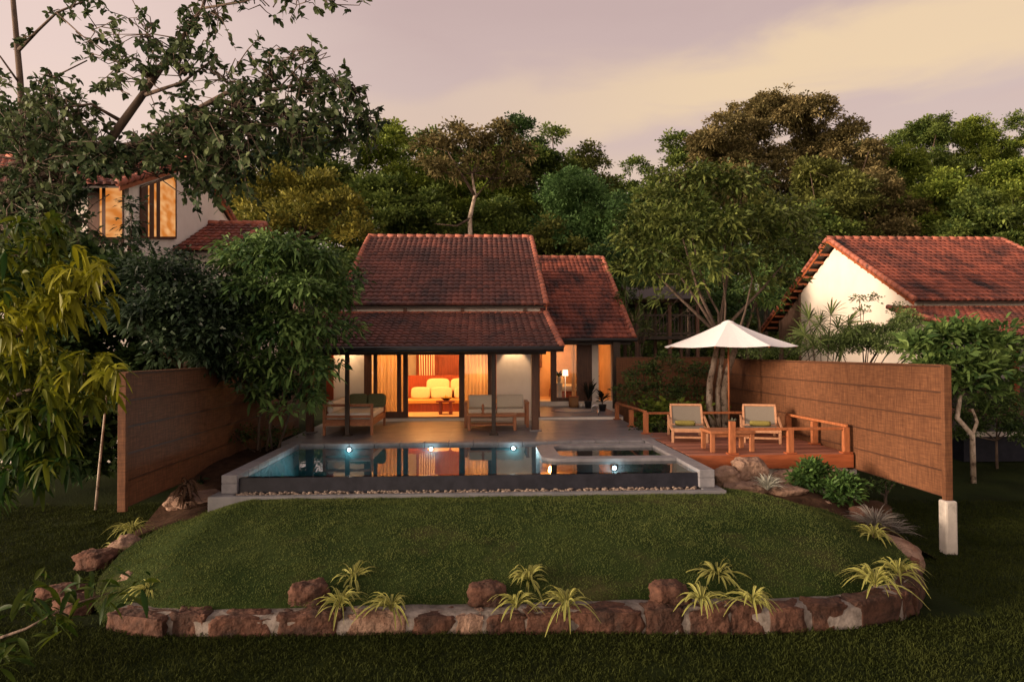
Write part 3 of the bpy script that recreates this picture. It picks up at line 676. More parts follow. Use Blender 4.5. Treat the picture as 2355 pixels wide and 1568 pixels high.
def lamp(name, typ, loc, e, c, parent=None, **k):
    ld = bpy.data.lights.new(name, typ); ld.energy = e; ld.color = c
    for a, q in k.items(): setattr(ld, a, q)
    lo = bpy.data.objects.new(name, ld); col.objects.link(lo)
    if parent is not None: lo.parent = parent; lo.location = Vector(loc) - LOC[parent.name]
    else: lo.location = loc
    return lo
WARM = (1.0, .45, .13)
t = thing('pendant_lamp', 'small glowing bulb lamp seen through the right hand curtained door', 'lamp', (.02, 22.75, 2.74))
p = PY(1106, 847, 22.75)
MB().tube([(p.x, 22.75, 2.74), (p.x, 22.75, p.z+.06)], .006, 6).build('cord', M['black'], t); MB().pillow(p, .05, .05, .06, None, 1, 1, 14, 8).build('bulb', M['lampshade'], t, smooth=True)
lamp('bulb_light', 'POINT', (p.x, 22.75, p.z-.12), 14, WARM, t, shadow_soft_size=.06)
for k, (x, y) in enumerate(((-1.9, 23.3), (-.7, 23.6), (-3.3, 23.6))):
    t = thing('ceiling_lamp', ('recessed ceiling lamp over the daybed end nearest the lattice', 'recessed ceiling lamp over the coffee table', 'recessed ceiling lamp behind the curtained panel')[k], 'lamp', (x, y, 2.75))
    MB().lathe([(.06, -.012), (.06, 0)], (x, y, 2.748), 14).build('rim', M['chrome'], t); MB().lathe([(.045, -.016), (.045, -.0125)], (x, y, 2.748), 14).build('lens', M['lampshade'], t)
    lamp('room_light', 'POINT', (x, y, 2.6), 85, WARM, t, shadow_soft_size=.12)
for k, (px, e) in enumerate(((789, 4), (815, 4), (1181, 6))):
    x = fx(px); t = thing('downlight', ('warm downlight washing the white wall, left of the pair', 'warm downlight washing the white wall, right of the pair', 'warm downlight washing the white wall over the bench')[k], 'lamp', (x, 21.75, 2.72), 'downlights under the porch roof')
    MB().lathe([(.04, 0), (.04, .1)], (x, 21.75, 2.66), 12).build('housing', M['black'], t); MB().lathe([(.03, -.004), (.03, -.001)], (x, 21.75, 2.66), 12).build('lens', M['lampshade'], t)
    lo = lamp('wall_wash', 'SPOT', (x, 21.75, 2.64), e*10, (1, .60, .30), t, spot_size=R(74), spot_blend=.5, shadow_soft_size=.03); lo.rotation_euler = (R(7), 0, 0)

# ---------------- the wing
WF = 26.3
def wx(px): return XA(px, WF)
b = MB(); b.box(1.62, 5.3, 26.28, 27.5, -.2, .28); b.build('wing_floor', M['plaster'], villa)
b = MB(); b.box(wx(1361), wx(1376), 26.32, 26.5, .28, 2.9); b.box(1.6, 5.3, 26.34, 26.5, 2.62, 3.1); b.build('wing_wall', M['plaster'], villa)
b = MB(); b.box(wx(1266), wx(1279), 26.25, 26.45, .28, 2.62); b.box(wx(1326), wx(1338), 26.25, 26.45, .28, 2.62); b.box(wx(1279), wx(1326), 26.28, 26.42, .28, .42); b.box(wx(1338), wx(1361)-.003, 26.3, 26.4, .1, 2.62); b.build('wing_door_frames', M['brownwood'], villa, bevel=.006)
MB().box(wx(1279), wx(1326), 26.34, 26.352, .42, 2.62).build('glass_panel', M['glass'], villa)
b = MB(); b.box(2.0, 2.12, 26.5, 29.5, .281, 3.0); b.box(2.12, 5.2, 29.3, 29.45, .281, 3.0); b.box(5.1, 5.25, 26.55, 29.3, .281, 3.0); b.box(2.0, 5.25, 26.51, 29.45, 2.65, 2.75); b.box(2.0, 5.25, 27.505, 29.5, .15, .28); b.build('wing_room', pm('warm_plaster', (.55, .36, .22), (.66, .46, .3), scale=2, rough=.8), villa)
MB().box(5.25, 5.4, 26.5, 36, -.3, 3.4).build('wall', M['plaster'], villa)
b = MB(); b.box(wx(1394), wx(1409), 24.9, 25.15, .1, 2.75); b.build('post', M['darkwood'], villa, bevel=.008)
b = MB(); b.tube([(2.2, 24.82, 2.62), (5.75, 24.82, 2.62)], .07, 10); b.build('gutter', M['black'], villa, smooth=True)
MB().box(2.1, 5.6, 25.15, 25.32, 2.45, 2.66).build('beam', M['darkwood'], villa)
curtain(wx(1316), wx(1326), 26.6, .3, 2.6, villa, .02, .1)
t = thing('shower_shelf', 'small dark wall shelf with bottles in the lit wing doorway', 'shelf', (2.3, 27.3, 1.6)); 
MB().box(2.13, 2.62, 28.9, 29.28, 1.52, 6.0).build('board', M['brownwood'], t); 
b = MB()
for x in (2.3, 2.42, 2.52): b.lathe([(.03, 0), (.03, .16), (.012, .2), (.012, .25)], (x, 29.05, 1.602), 10)
b.build('bottles', M['black'], t, smooth=True)
t = thing('ceiling_lamp', 'recessed ceiling lamp in the wing bathroom', 'lamp', (2.9, 28.0, 2.65)); MB().lathe([(.05, -.012), (.05, 0)], (2.9, 28.0, 2.648), 14).build('lens', M['lampshade'], t)
lamp('wing_light', 'POINT', (2.9, 28.0, 2.5), 60, WARM, t, shadow_soft_size=.12)
t = thing('bed', 'white bed seen behind the wing glass door', 'bed', (3.2, 28.2, .28)); MB().box(2.95, 4.3, 27.5, 29.2, .282, .6).build('base', M['redwood'], t, bevel=.01); MB().pillow((3.62, 28.35, .70), .66, .84, .14, None, .3, .3).build('mattress', M['whitecush'], t, smooth=True); MB().pillow((3.25, 28.9, .95), .3, .12, .2, Matrix.Rotation(R(-20), 3, 'X')).build('pillow', M['whitecush'], t, smooth=True)
t = thing('table_lamp', 'lamp with white shade on the stand inside the wing door', 'lamp', (3.36, 26.95, .28))
MB().lathe([(.16, 0), (.16, .03), (.02, .05), (.02, .95)], (3.36, 26.95, .282), 14).build('stand', M['chrome'], t, smooth=True); MB().lathe([(.12, 0), (.10, .24)], (3.36, 26.95, 1.24), 16).build('lamp_shade', emit('shade_glow', (1, .72, .45), 1.6), t)
rg = np.random.default_rng(13)
def leafplant(name, label, cat, base, n, L, W, rng, m, spread=.8, up=1.0, droop=.5, nseg=4, stem=0.0, group=None, fold=.3, edge=None, pot=None, tone=None, part='leaves'):
    t = thing(name, label, cat, base, group); a = rng.uniform(0, 2*PI, n); rr_ = rng.uniform(.25, 1, n)*spread
    D = np.stack([np.cos(a)*rr_, np.sin(a)*rr_, np.full(n, up)*rng.uniform(.35, 1.1, n)], 1)
    C = np.tile(np.array(base, float), (n, 1)) + np.stack([np.cos(a)*.012, np.sin(a)*.012, rng.uniform(0, 1, n)*stem + (pot[1] if pot else 0)], 1)
    V, Fq, tn = leaf_arrays(C, D, L*rng.uniform(.6, 1.15, n), np.full(n, W), (rng.uniform(0, .35, n) if tone is None else np.full(n, tone)), rng, nseg, droop, fold, None if edge is None else rng.uniform(edge-.2, edge, n))
    link(part, np_mesh(part, V - np.array(base)[None], Fq, tn, smooth=True), m, t)
    if stem: MB().tube([Vector(base) + Vector((0, 0, pot[1] if pot else 0)), Vector(base) + Vector((0, 0, stem + (pot[1] if pot else 0)))], .012, 6).build('stem', M['bark'], t)
    if pot:
        r_, h_ = pot[0], pot[1]; MB().lathe([(r_*.75, 0), (r_, h_*.9), (r_*1.05, h_), (r_*.85, h_), (r_*.8, h_*.85)], base, 16).build('pot', pot[2], t, smooth=True)
    return t
greenleaf = leafmat('green_leaf', (.015, .03, .012), (.05, .08, .03)); darkleaf = leafmat('dark_leaf', (.012, .016, .012), (.04, .035, .025))
leafplant('vase_plant', 'sprig of leaves in a pale vase behind the wing glass', 'plant', (3.12, 27.05, .95), 14, .4, .1, rg, greenleaf, .9, 1, .3, pot=(.09, .25, M['ceramic']))
t = thing('side_stand', 'low pale stand carrying the vase behind the wing glass', 'table', (3.12, 27.05, .28)); MB().lathe([(.16, 0), (.12, .1), (.12, .55), (.17, .67)], (3.12, 27.05, .282), 16).build('body', M['ceramic'], t, smooth=True)
p = PZ(1319, 936, .1)
t = thing('wicker_stool', 'round brown wicker stool beside the wing door', 'stool', (p.x, p.y, .1)); MB().lathe([(.17, 0), (.19, .1), (.18, .38)], (p.x, p.y, .102), 20).build('body', M['wicker'], t, smooth=True); MB().lathe([(.19, 0), (.19, .03)], (p.x, p.y, .482), 20).build('seat', M['redwood'], t)
p = PZ(1336, 937, .1); o = MB().lathe([(.055, 0), (.075, .15), (.06, .15), (.05, .05)], (0, 0, 0), 14).build('flower_pot', M['ceramic'], None, smooth=True); o.location = (p.x, p.y, .102); tag(o, 'small empty pale pot beside the wicker stool', 'pot')
p = PZ(1352, 938, .1); leafplant('potted_palm', 'tall dark potted plant with upright leaves beside the wing post', 'plant', (p.x, p.y, .102), 40, .85, .05, rg, darkleaf, .5, 1.2, .25, stem=.3, pot=(.14, .26, M['black']))
p = PZ(1368, 930, .1); leafplant('potted_plant', 'potted plant with broad dark leaves against the white wall strip', 'plant', (p.x, p.y+.5, .102), 16, .6, .16, rg, darkleaf, .5, 1.3, .2, stem=.5, pot=(.15, .3, M['black']))
p = PZ(1385, 945, .1); leafplant('potted_shrub', 'bushy dark potted plant at the foot of the wing post', 'plant', (p.x, p.y, .102), 46, .4, .07, rg, darkleaf, .9, .9, .3, stem=.35, pot=(.14, .24, M['black']))
t = thing('sunken_tub', 'round pebble mosaic tub set in the upper terrace', 'tub', (3.3, 24.1, .1))
MB().lathe([(.80, 0), (.80, .02), (.70, .03), (.69, .012)], (3.3, 24.1, .101), 40).build('rim', M['coping'], t, smooth=False); MB().lathe([(.68, 0), (.68, .018)], (3.3, 24.1, .101), 40).build('mosaic', M['mosaic'], t)
p = PZ(1368, 955, .1); t = thing('tub_spout', 'arched chrome water spout beside the round tub', 'tap', (p.x, p.y, .1))
MB().tube([(p.x+.11 - .22*k/12 if 0 else p.x + .11*math.cos(PI*k/12), p.y, .1+.22 + .11*math.sin(PI*k/12)) for k in range(13)], .018, 8).build('arch', M['chrome'], t, smooth=True)
b = MB(); b.tube([(p.x+.11, p.y, .1), (p.x+.11, p.y, .32)], .018, 8); b.tube([(p.x-.11, p.y, .25), (p.x-.11, p.y, .32)], .018, 8); b.build('pipe', M['chrome'], t, smooth=True)

# ---------------- porch furniture
t = thing('corner_sofa', 'wooden corner sofa with white seat cushions on the left of the terrace', 'sofa', (-3.5, 19.4, 0))
x0, x1, y0, y1 = -4.17, -2.85, 18.3, 20.75
b = MB(); b.box(x0+.07, x1-.07, y0+.01, y0+.06, .25, .36); b.box(x0+.07, x1-.07, y0+.01, y0+.06, .46, .53); b.box(x0+.07, x1-.07, y0, y0+.07, .76, .83)
b.box(x1-.06, x1-.01, y0+.07, y1-.07, .25, .38); b.box(x0+.01, x0+.06, y0+.07, y1-.07, .25, .38); b.box(x0, x0+.07, y0+.07, y1-.07, .76, .83); b.box(x0+.07, x1-.07, y1-.06, y1-.01, .25, .38); b.box(x0+.07, x1-.07, y1-.07, y1, .70, .77)
b.box(x0+.05, x1-.05, y0+.06, y1-.06, .36, .41); b.build('frame', M['sofawood'], t, bevel=.006)
for (x, y) in ((x0, y0), (x1-.07, y0), (x0, y1-.07), (x1-.07, y1-.07)): MB().box(x, x+.07, y, y+.07, .001, .83 if y == y0 or x == x0 else .78).build('leg', M['sofawood'], t, bevel=.006)
MB().box(x0+.08, x1-.05, y0+.08, y1-.08, .415, .58).build('seat_cushion', M['whitecush'], t, bevel=.04)
b = MB(); b.box(x0+.09, x0+.25, y0+.12, y1-.3, .582, .90, Matrix.Translation((0, 0, 0))); b.build('back_cushion', M['whitecush'], t, bevel=.05)
for k, (x, lb) in enumerate(((-3.62, 'olive green cushion at the far end of the corner sofa, next to the post'), (-3.08, 'grey green cushion at the far right corner of the corner sofa'))):
    p = MB().pillow((0, 0, 0), .27, .10, .20, Matrix.Rotation(R(-10), 3, 'X'), .4, .4, 24, 12).build('cushion', M['greencush'], None, smooth=True); p.location = (x, y1-.22, .77); tag(p, lb, 'cushion', 'green cushions on the corner sofa')
t = thing('bench_sofa', 'wooden two seat bench with cream cushions beside the thick porch post', 'sofa', (.5, 20.4, 0))
x0, x1, y0, y1 = -.48, 1.42, 19.85, 20.75
b = MB(); b.box(x0+.12, x1-.12, y0+.02, y0+.08, .3, .42); b.box(x0+.12, x1-.12, y1-.08, y1-.02, .3, .42); b.box(x0+.1, x1-.1, y0+.05, y1-.05, .36, .40); b.box(x0+.12, x1-.12, y1-.09, y1-.03, .78, .84); b.build('frame', M['sofawood'], t, bevel=.006)
for x in (x0, x1-.1):
    MB().box(x, x+.1, y0-.02, y1, .68, .74).build('armrest', M['sofawood'], t, bevel=.006)
    for y in (y0, y1-.1): MB().box(x+.01, x+.09, y, y+.09, .001, .68).build('leg', M['sofawood'], t, bevel=.006)
for k in range(2):
    xa = x0+.13 + k*.83; MB().box(xa, xa+.81, y0+.04, y1-.1, .402, .54).build('seat_cushion', M['cream'], t, bevel=.03)
    MB().box(xa, xa+.81, -.08, .08, -.19, .19, Matrix.Translation((0, y1-.22, .72)) @ Matrix.Rotation(R(-10), 4, 'X')).build('back_cushion', M['cream'], t, bevel=.04)
t = thing('terrace_table', 'low wooden table before the cream cushioned bench', 'table', (.33, 19.35, 0))
MB().box(-.38, 1.02, 19.02, 19.62, .40, .45).build('tabletop', M['sofawood'], t, bevel=.006); MB().box(-.3, .94, 19.1, 19.54, .14, .18).build('shelf', M['sofawood'], t)
for x in (-.36, .92):
    for y in (19.04, 19.52): MB().box(x, x+.08, y, y+.08, .001, .4).build('leg', M['sofawood'], t, bevel=.006)
p = PY(1110, 899, 19.3); t = thing('wooden_figure', 'small carved wooden ornament on the terrace table beside the thin post', 'ornament', (p.x, 19.3, .45))
MB().lathe([(.05, 0), (.05, .03), (.025, .06), (.05, .12), (.03, .18), (.045, .23), (.02, .28)], (p.x, 19.3, .452), 12).build('body', M['sofawood'], t, smooth=True)

# ================================================================== DECK
dk = thing('timber_deck', 'raised red brown timber deck beside the pool', 'deck', (6.2, 16.2, 0))
b = MB(); random.seed(6); y = 14.28
while y < 18.3:
    b.tone = random.choice((.0, .15, .5, .9, 1.0)); b.box(4.40, 7.9, y+.007, y+.133, -.035, random.uniform(-.002, .002)); y += .14
b.build('boards', M['deck'], dk, bevel=.004)
b = MB(); b.box(4.40, 7.91, 14.24, 14.275, -.29, -.004); b.box(7.905, 7.94, 14.24, 18.4, -.29, -.004); b.box(4.42, 7.9, 14.28, 18.3, -.2, -.04); b.build('fascia', M['fascia'], dk)
MB().box(5.3, 7.86, 14.34, 18.2, -.9, -.30).build('base_wall', M['concrete'], dk)
def rail(name, label, posts, rails, h=.52):
    t = thing(name, label, 'railing', (posts[0][0], posts[0][1], 0), 'timber railings round the deck')
    for (x, y, hh) in posts:
        p = MB().box(x-.065, x+.065, y-.05, y+.05, .03, hh).build('post', M['railwood'], t, bevel=.006)
        MB().box(x-.11, x+.11, y-.09, y+.09, .003, .032).build('post_base', M['fascia'], p)
    for (a, c) in rails: MB().bar(a, c, .05, .06).build('rail', M['railwood'], t, bevel=.006)
    return t
rail('deck_railing', 'orange timber railing along the front and fence side of the deck', [(5.36, 14.36, .70), (6.62, 14.36, .5), (7.84, 14.36, .56), (7.84, 15.75, .54), (7.84, 17.1, .54)],
     [((5.42, 14.36, .53), (7.78, 14.36, .53)), ((7.84, 14.30, .59), (7.84, 17.2, .57))])
rail('terrace_railing', 'low orange timber railing along the right edge of the terrace', [(4.40, 21.9, .50), (4.40, 19.8, .5), (4.40, 18.05, .56)],
     [((4.40, 22.0, .53), (4.40, 18.0, .59))])
t = rail('back_railing', 'thin orange timber rail behind the sun loungers', [(7.84, 18.25, .50)], [((4.46, 18.25, .53), (7.9, 18.25, .53))])

def lounger(label):
    t = thing('sun_lounger', label, 'sun lounger', (0, 0, 0), 'sun loungers on the timber deck')
    b = MB(); w_ = .40
    for s in (-1, 1): b.box(s*w_-.03, s*w_+.03, 0, 1.75, .27, .34)
    b.box(-w_+.03, w_-.03, .0, .05, .25, .34); b.box(-w_+.03, w_-.03, 1.7, 1.75, .27, .34); b.box(-w_+.03, w_-.03, .02, .05, .10, .15); b.build('frame', M['teak'], t, bevel=.006)
    for s in (-1, 1):
        for y in (.01, 1.62): MB().box(s*w_-.03, s*w_+.03, y, y+.07, .001, .27).build('leg', M['teak'], t, bevel=.005)
        b = MB(); b.bar((s*(w_+.045), .12, .36), (s*(w_+.045), 1.1, .56), .05, .035); b.bar((s*(w_+.045), 1.05, .2), (s*(w_+.045), 1.05, .56), .04, .05); b.build('armrest', M['teak'], t, bevel=.005)
    MB().box(-w_+.035, w_-.035, .06, .85, .325, .345).build('seat_sling', M['mesh'], t)
    A = Matrix.Translation((0, .82, .34)) @ Matrix.Rotation(R(53), 4, 'X')
    b = MB()
    for s in (-1, 1): b.box(s*(w_-.02)-.025, s*(w_-.02)+.025, 0, .56, -.02, .03, A)
    b.box(-w_+.005, w_-.005, .56, .62, -.02, .03, A); b.box(-w_+.005, w_-.005, -.02, .02, -.02, .03, A); b.build('backrest_frame', M['teak'], t, bevel=.005)
    MB().box(-w_+.045, w_-.045, .02, .565, -.006, .01, A).build('backrest_sling', M['mesh'], t)
    MB().bar((0, 1.45, .3), (0, 1.16, .60), .5, .03).build('strut', M['teak'], t)
    return t
l1 = lounger('teak sun lounger beside the terrace railing, green towel at one side'); l1.location = (5.02, 16.2, 0); l1.rotation_euler.z = R(-12)
l2 = copy_tree(l1); l2['label'] = 'teak sun lounger near the woven fence behind the deck table'; l2.location = (6.68, 15.95, 0); l2.rotation_euler.z = R(-19)
def towel(loc, rz, lb):
    o = MB(); b = o
    pts = [(-.24+.48*k/10, 0, 0) for k in range(11)]
    b.tube(pts, [.055, .062]+[.066]*7+[.062, .055], 14)
    for s in (-1, 1): b.tube([(s*.241, 0, 0), (s*.246, 0, 0)], [.045, .03], 12)
    q = b.build('rolled_towel', M['towel'], None, smooth=True); q.location = loc; q.rotation_euler = (0, 0, rz); tag(q, lb, 'towel', 'rolled towels on the loungers')
towel((5.08, 16.78, .415), R(-12), 'rolled olive green towel on the lounger nearest the terrace'); towel((6.88, 16.55, .415), R(-19), 'rolled olive green towel on the lounger nearest the fence')
t = thing('deck_table', 'square wooden table on the front of the deck', 'table', (5.45, 14.85, 0))
MB().box(4.98, 5.98, 14.62, 15.35, .40, .46).build('tabletop', M['sofawood'], t, bevel=.006)
b = MB(); b.box(5.06, 5.9, 14.66, 14.69, .33, .4); b.box(5.06, 5.9, 15.28, 15.31, .33, .4); b.build('apron', M['sofawood'], t)
for x in (5.0, 5.87):
    for y in (14.64, 15.24): MB().box(x, x+.09, y, y+.09, .003, .40).build('leg', M['sofawood'], t, bevel=.005)
leafplant('table_plant', 'small grey green plant in a pot on the deck table', 'plant', (5.62, 15.05, .462), 18, .2, .05, rg, leafmat('grey_leaf', (.06, .07, .05), (.16, .17, .13)), .7, 1.2, .2, pot=(.07, .1, M['concrete']))

# umbrella
ux, uy = 6.72, 18.75
um = thing('parasol', 'large white canvas parasol standing behind the sun loungers', 'parasol', (ux, uy, 0))
uz1 = PY(1660, 741, uy).z; uz0 = PY(1660, 797, uy).z; ur = (XA(1818, uy) - XA(1530, uy))/2*1.02; uxc = (XA(1818, uy)+XA(1530, uy))/2; ux = uxc
um.location = (ux, uy, 0); LOC[um.name] = Vector((ux, uy, 0))
b = MB(); nn = 8; rows = 7; vs = []; a0 = R(14)
for i_r in range(rows+1):
    t_ = i_r/rows
    for k in range(nn*4):
        a = a0 + 2*PI*k/(nn*4); sec = (k % 4)/4; edge = math.cos(PI/nn)/math.cos((sec-.5)*2*PI/nn)
        rad = ur*(.06+.94*t_)*edge; sag = .05*math.sin(PI*sec)*t_ + .09*math.sin(PI*t_)*.6
        vs.append((ux + rad*math.cos(a), uy + rad*math.sin(a), uz1 - (uz1-uz0)*(t_**1.0) - sag*.7))
m_ = nn*4; fs = [(i_r*m_+k, i_r*m_+(k+1) % m_, (i_r+1)*m_+(k+1) % m_, (i_r+1)*m_+k) for i_r in range(rows) for k in range(m_)]
b.add(vs, fs); cn = b.build('canopy', M['canvas'], um); sm = cn.modifiers.new('thick', 'SOLIDIFY'); sm.thickness = .006
b = MB(); b.lathe([(.20, 0), (.13, .05), (.03, .085)], (ux, uy, uz1-.03), 16); b.build('vent_cap', M['canvas'], um)
for k in range(nn):
    a = a0 + 2*PI*k/nn; MB().bar((ux+.04*math.cos(a), uy+.04*math.sin(a), uz1-.05), (ux+ur*.98*math.cos(a), uy+ur*.98*math.sin(a), uz0-.03), .02, .03).build('rib', M['railwood'], um)
MB().tube([(ux, uy, -.3), (ux, uy, uz1)], .028, 10).build('pole', M['railwood'], um, smooth=True)
MB().lathe([(.25, 0), (.25, .06), (.06, .1), (.05, .3)], (ux, uy, -.35), 18).build('base', M['black'], um)

# ================================================================== FENCES
def fence(label, x, y0, y1, ztop, zbot, seg, side, foot):
    t = thing('woven_fence', label, 'fence', (x, y0, zbot), 'woven rattan privacy fences')
    xa, xb = (x, x+.12)
    y = y0; k = 0
    while y < y1-.1:
        ye_ = min(y+seg, y1); MB().box(xa+.012, xb-.012, y+.004, ye_-.004, zbot, ztop-.03).build('panel', M['rattan'], t); y = ye_
    b = MB(); n = 5
    for q in range(n+1):
        z = zbot + (ztop-.03-zbot)*q/n
        b.box(xa + (.0 if side < 0 else .0), xb, y0, y1, z-.014 if q else z, z+.014)
    b.build('battens', M['batten'], t)
    MB().box(xa-.01, xb+.01, y0-.02, y1, ztop-.017, ztop).build('cap_rail', M['rattan'], t)
    MB().box(xa-.008, xb+.008, y0-.09, y0-.001, zbot-.06, ztop-.018).build('end_post', M['rattan'], t, bevel=.006)
    for (fy, z0, z1, wd) in foot:
        f = MB().box(x+.06-wd/2, x+.06+wd/2, fy-wd/2, fy+wd/2, z0, z1).build('footing', M['concrete'], t, bevel=.03)
        MB().box(x+.02, x+.10, fy-.05, fy+.05, z1, zbot).build('stub', M['rattan'], f)
    return t
fence('long woven rattan fence to the right of the deck, on white footings', 7.98, 11.5, 23.5, 1.95, -.33, 3.05, -1, [(11.45, -1.45, -.38, .21), (14.55, -1.4, -.37, .2)])
fence('woven rattan fence in shade to the left of the pool', -6.12, 11.95, 23.0, 1.88, -.42, 3.05, 1, [])
t = thing('back_fence', 'woven rattan fence across the back behind the shrubs', 'fence', (4.7, 23.6, 0)); MB().box(4.75, 8.1, 23.6, 23.7, -.4, 2.0).build('panel', M['rattan'], t)
b = MB()
for z in (.5, 1.0, 1.5, 1.99): b.box(4.75, 8.1, 23.58, 23.599, z-.012, z+.012)
b.build('battens', M['brownwood'], t)

# ================================================================== NEIGHBOUR VILLA
rr = random.Random(21)
nb = thing('neighbour_villa', 'neighbouring villa with a sunlit cream gable and red tiled roof', 'house', (18, 22, 0))
NX0, NX1 = 14.45, 21.9
gable_roof(nb, NX0, NX1, 22.1, 3.86, YR, ZR, 34.4, M['tile'], rr)
zl = lambda y: ZR - abs(y-YR)*(ZR-3.86)/(YR-22.1)
b = MB(); b.prism([(NX0+.42, 22.6, -.3), (NX0+.42, 31.0, -.3), (NX0+.42, 31.0, zl(31.0)-.2), (NX0+.42, YR, ZR-.2), (NX0+.42, 22.6, zl(22.6)-.2)], (.2, 0, 0)); b.build('gable_wall', pm('cream_plaster', (.74, .66, .56), (.80, .72, .62), scale=1.2, rough=.85, bump=.06, bscale=30), nb)
b = MB()
y = 31.02
while y < 33.4:
    b.tone = random.random(); b.box(NX0+.44, NX0+.50, y, y+.14, 2.6, min(zl(y), zl(y+.14))-.2); y += .15
b.build('board_cladding', M['boardwood'], nb)
for k in range(12):
    y = 28.4 + k*.5; z = zl(y)-.13; MB().box(NX0+.03, NX0+.6, y-.035, y+.035, z-.10, z).build('purlin', M['fascia'], nb)
    if k < 11:
        y = 27.1 - k*.45; z = zl(y)-.13; MB().box(NX0+.03, NX0+.42, y-.035, y+.035, z-.10, z).build('purlin', M['fascia'], nb)
shed_roof(nb, NX0-.75, NX1, 18.2, 2.62, 22.35, 3.62, M['tile'], rr)
b = MB(); b.box(NX0+.62, NX1-.3, 22.5, 22.7, 2.4, 3.95); b.build('upper_wall', M['plaster'], nb)
b = MB(); b.box(NX0+.62, NX1-.3, 22.6, 22.8, -.2, .22); b.box(NX0+.62, NX0+1.2, 22.6, 22.75, .22, 2.4); b.build('lower_wall', M['brownwood'], nb)
MB().box(13.45, 22, 18.36, 18.398, -.2, -.06).build('terrace_edge', M['plaster'], nb)
for x in (15.9, 17.1, 18.3, 19.5): MB().box(x, x+.12, 22.55, 22.7, .3, 2.4).build('door_frame', M['redwood'], nb)
MB().box(15.9, 21, 22.62, 22.63, .3, 2.4).build('glass_panel', M['glass'], nb); MB().box(15.9, 21.5, 26, 26.1, 0, 3).build('room_wall', M['darkwood'], nb); MB().box(14.95, 21.5, 22.9, 26, 2.9, 3.0).build('ceiling', M['darkwood'], nb)
for x in (14.2, 16.4, 19.5): MB().box(x-.07, x+.07, 18.7, 18.84, -.5, 2.72).build('post', M['darkwood'], nb, bevel=.008)
MB().box(13.7, 21.8, 18.68, 18.86, 2.42, 2.58).build('beam', M['darkwood'], nb)
for (x, y) in ((NX0+.45, 33.2), (NX0+.45, 31.1)): MB().box(x-.08, x+.08, y-.08, y+.08, -.4, zl(y)-.2).build('post', M['boardwood'], nb)
slab('neighbour_terrace', 13.4, 22.5, 18.4, 22.6, -.9, -.05, M['darktile'])
# dark pavilion in the trees
pv = thing('timber_pavilion', 'dark timber pavilion half hidden under the trees behind the deck', 'pavilion', (8.5, 29, 0))
px0, px1 = XA(1462, 29), XA(1600, 29)
b = MB(); b.prism([(px0-.4, 28.3, 4.4), (px0-.4, 30, 5.1), (px0-.4, 31.7, 4.4), (px0-.4, 31.6, 4.25), (px0-.4, 30, 4.95), (px0-.4, 28.4, 4.25)], (px1-px0+.8, 0, 0)); b.build('roof', M['darkwood'], pv)
for x in (px0, (px0+px1)/2+.1, px1):
    for y in (28.8, 31.2): MB().box(x-.07, x+.07, y-.07, y+.07, -.4, 4.4).build('post', M['brownwood'], pv)
b = MB(); b.box(px0, px1, 28.78, 28.84, 2.9, 3.0); b.box(px0, px1, 28.78, 28.84, 3.7, 3.78)
for x in np.arange(px0, px1, .16): b.box(x, x+.04, 28.79, 28.83, 3.0, 3.7)
b.build('balustrade', M['darkwood'], pv); MB().box(px0-.1, px1+.1, 28.7, 31.3, 2.7, 2.85).build('floor', M['darkwood'], pv)

# ================================================================== LEFT HOUSE
rr = random.Random(31)
lh = thing('hillside_house', 'tall pale house with two glowing amber windows among the trees', 'house', (-12, 22, -.5))
LX = -9.05
zlh = lambda y: 8.30 - abs(y-22)*.41
gable_roof(lh, -15.5, LX+.12, 17.3, zlh(17.3), 22, 8.30, 26.6, M['tile'], rr)
b = MB(); b.prism([(LX, 18, -.6), (LX, 25.9, -.6), (LX, 25.9, zlh(25.9)-.12), (LX, 22, 8.18), (LX, 18, zlh(18)-.12)], (-.2, 0, 0)); b.build('gable_wall', M['plaster'], lh)
b = MB(); b.box(-15.3, LX-.2, 18.0, 18.2, -.6, 6.6); b.build('front_wall', M['plaster'], lh)
# front window
def window(pts, out, parent, stripes):
    """pts: four corners bl, br, tr, tl; glowing blind with dark timber mullions"""
    bl, br, tr, tl = [Vector(p) for p in pts]; o = Vector(out)
    f = MB(); L_ = lambda u, v: (bl*(1-u)+br*u)*(1-v) + (tl*(1-u)+tr*u)*v
    fr = None
    b = MB()
    for (u0, u1) in stripes:
        b.prism([L_(u0, 0), L_(u1, 0), L_(u1, 1), L_(u0, 1)], o*.05)
    for (v0, v1) in ((-.02, .02), (.985, 1.02)): b.prism([L_(0, v0)+o*.003, L_(1, v0)+o*.003, L_(1, v1)+o*.003, L_(0, v1)+o*.003], o*.06)
    fr = b.build('window', M['brownwood'], parent)
    MB().prism([L_(0, 0)+o*.02, L_(1, 0)+o*.02, L_(1, 1)+o*.02, L_(0, 1)+o*.02], o*.02).build('pane', M['litpane'], fr)
ST = ((-.01, .12), (.12, .33), (.40, .50), (.985, 1.01))
window([PY(205, 555, 17.99), PY(284, 555, 17.99), PY(284, 431, 17.99), PY(205, 431, 17.99)], (0, -1, 0), lh, ST)
window([PX(322, 547, LX+.01), PX(401, 547, LX+.01), PX(401, 404, LX+.01), PX(322, 430, LX+.01)], (1, 0, 0), lh, [tuple((PX(x, 500, LX).y - PX(322, 500, LX).y)/(PX(401, 500, LX).y - PX(322, 500, LX).y) for x in ab) for ab in ((321, 336), (340, 350), (356, 364), (400, 402.5))])
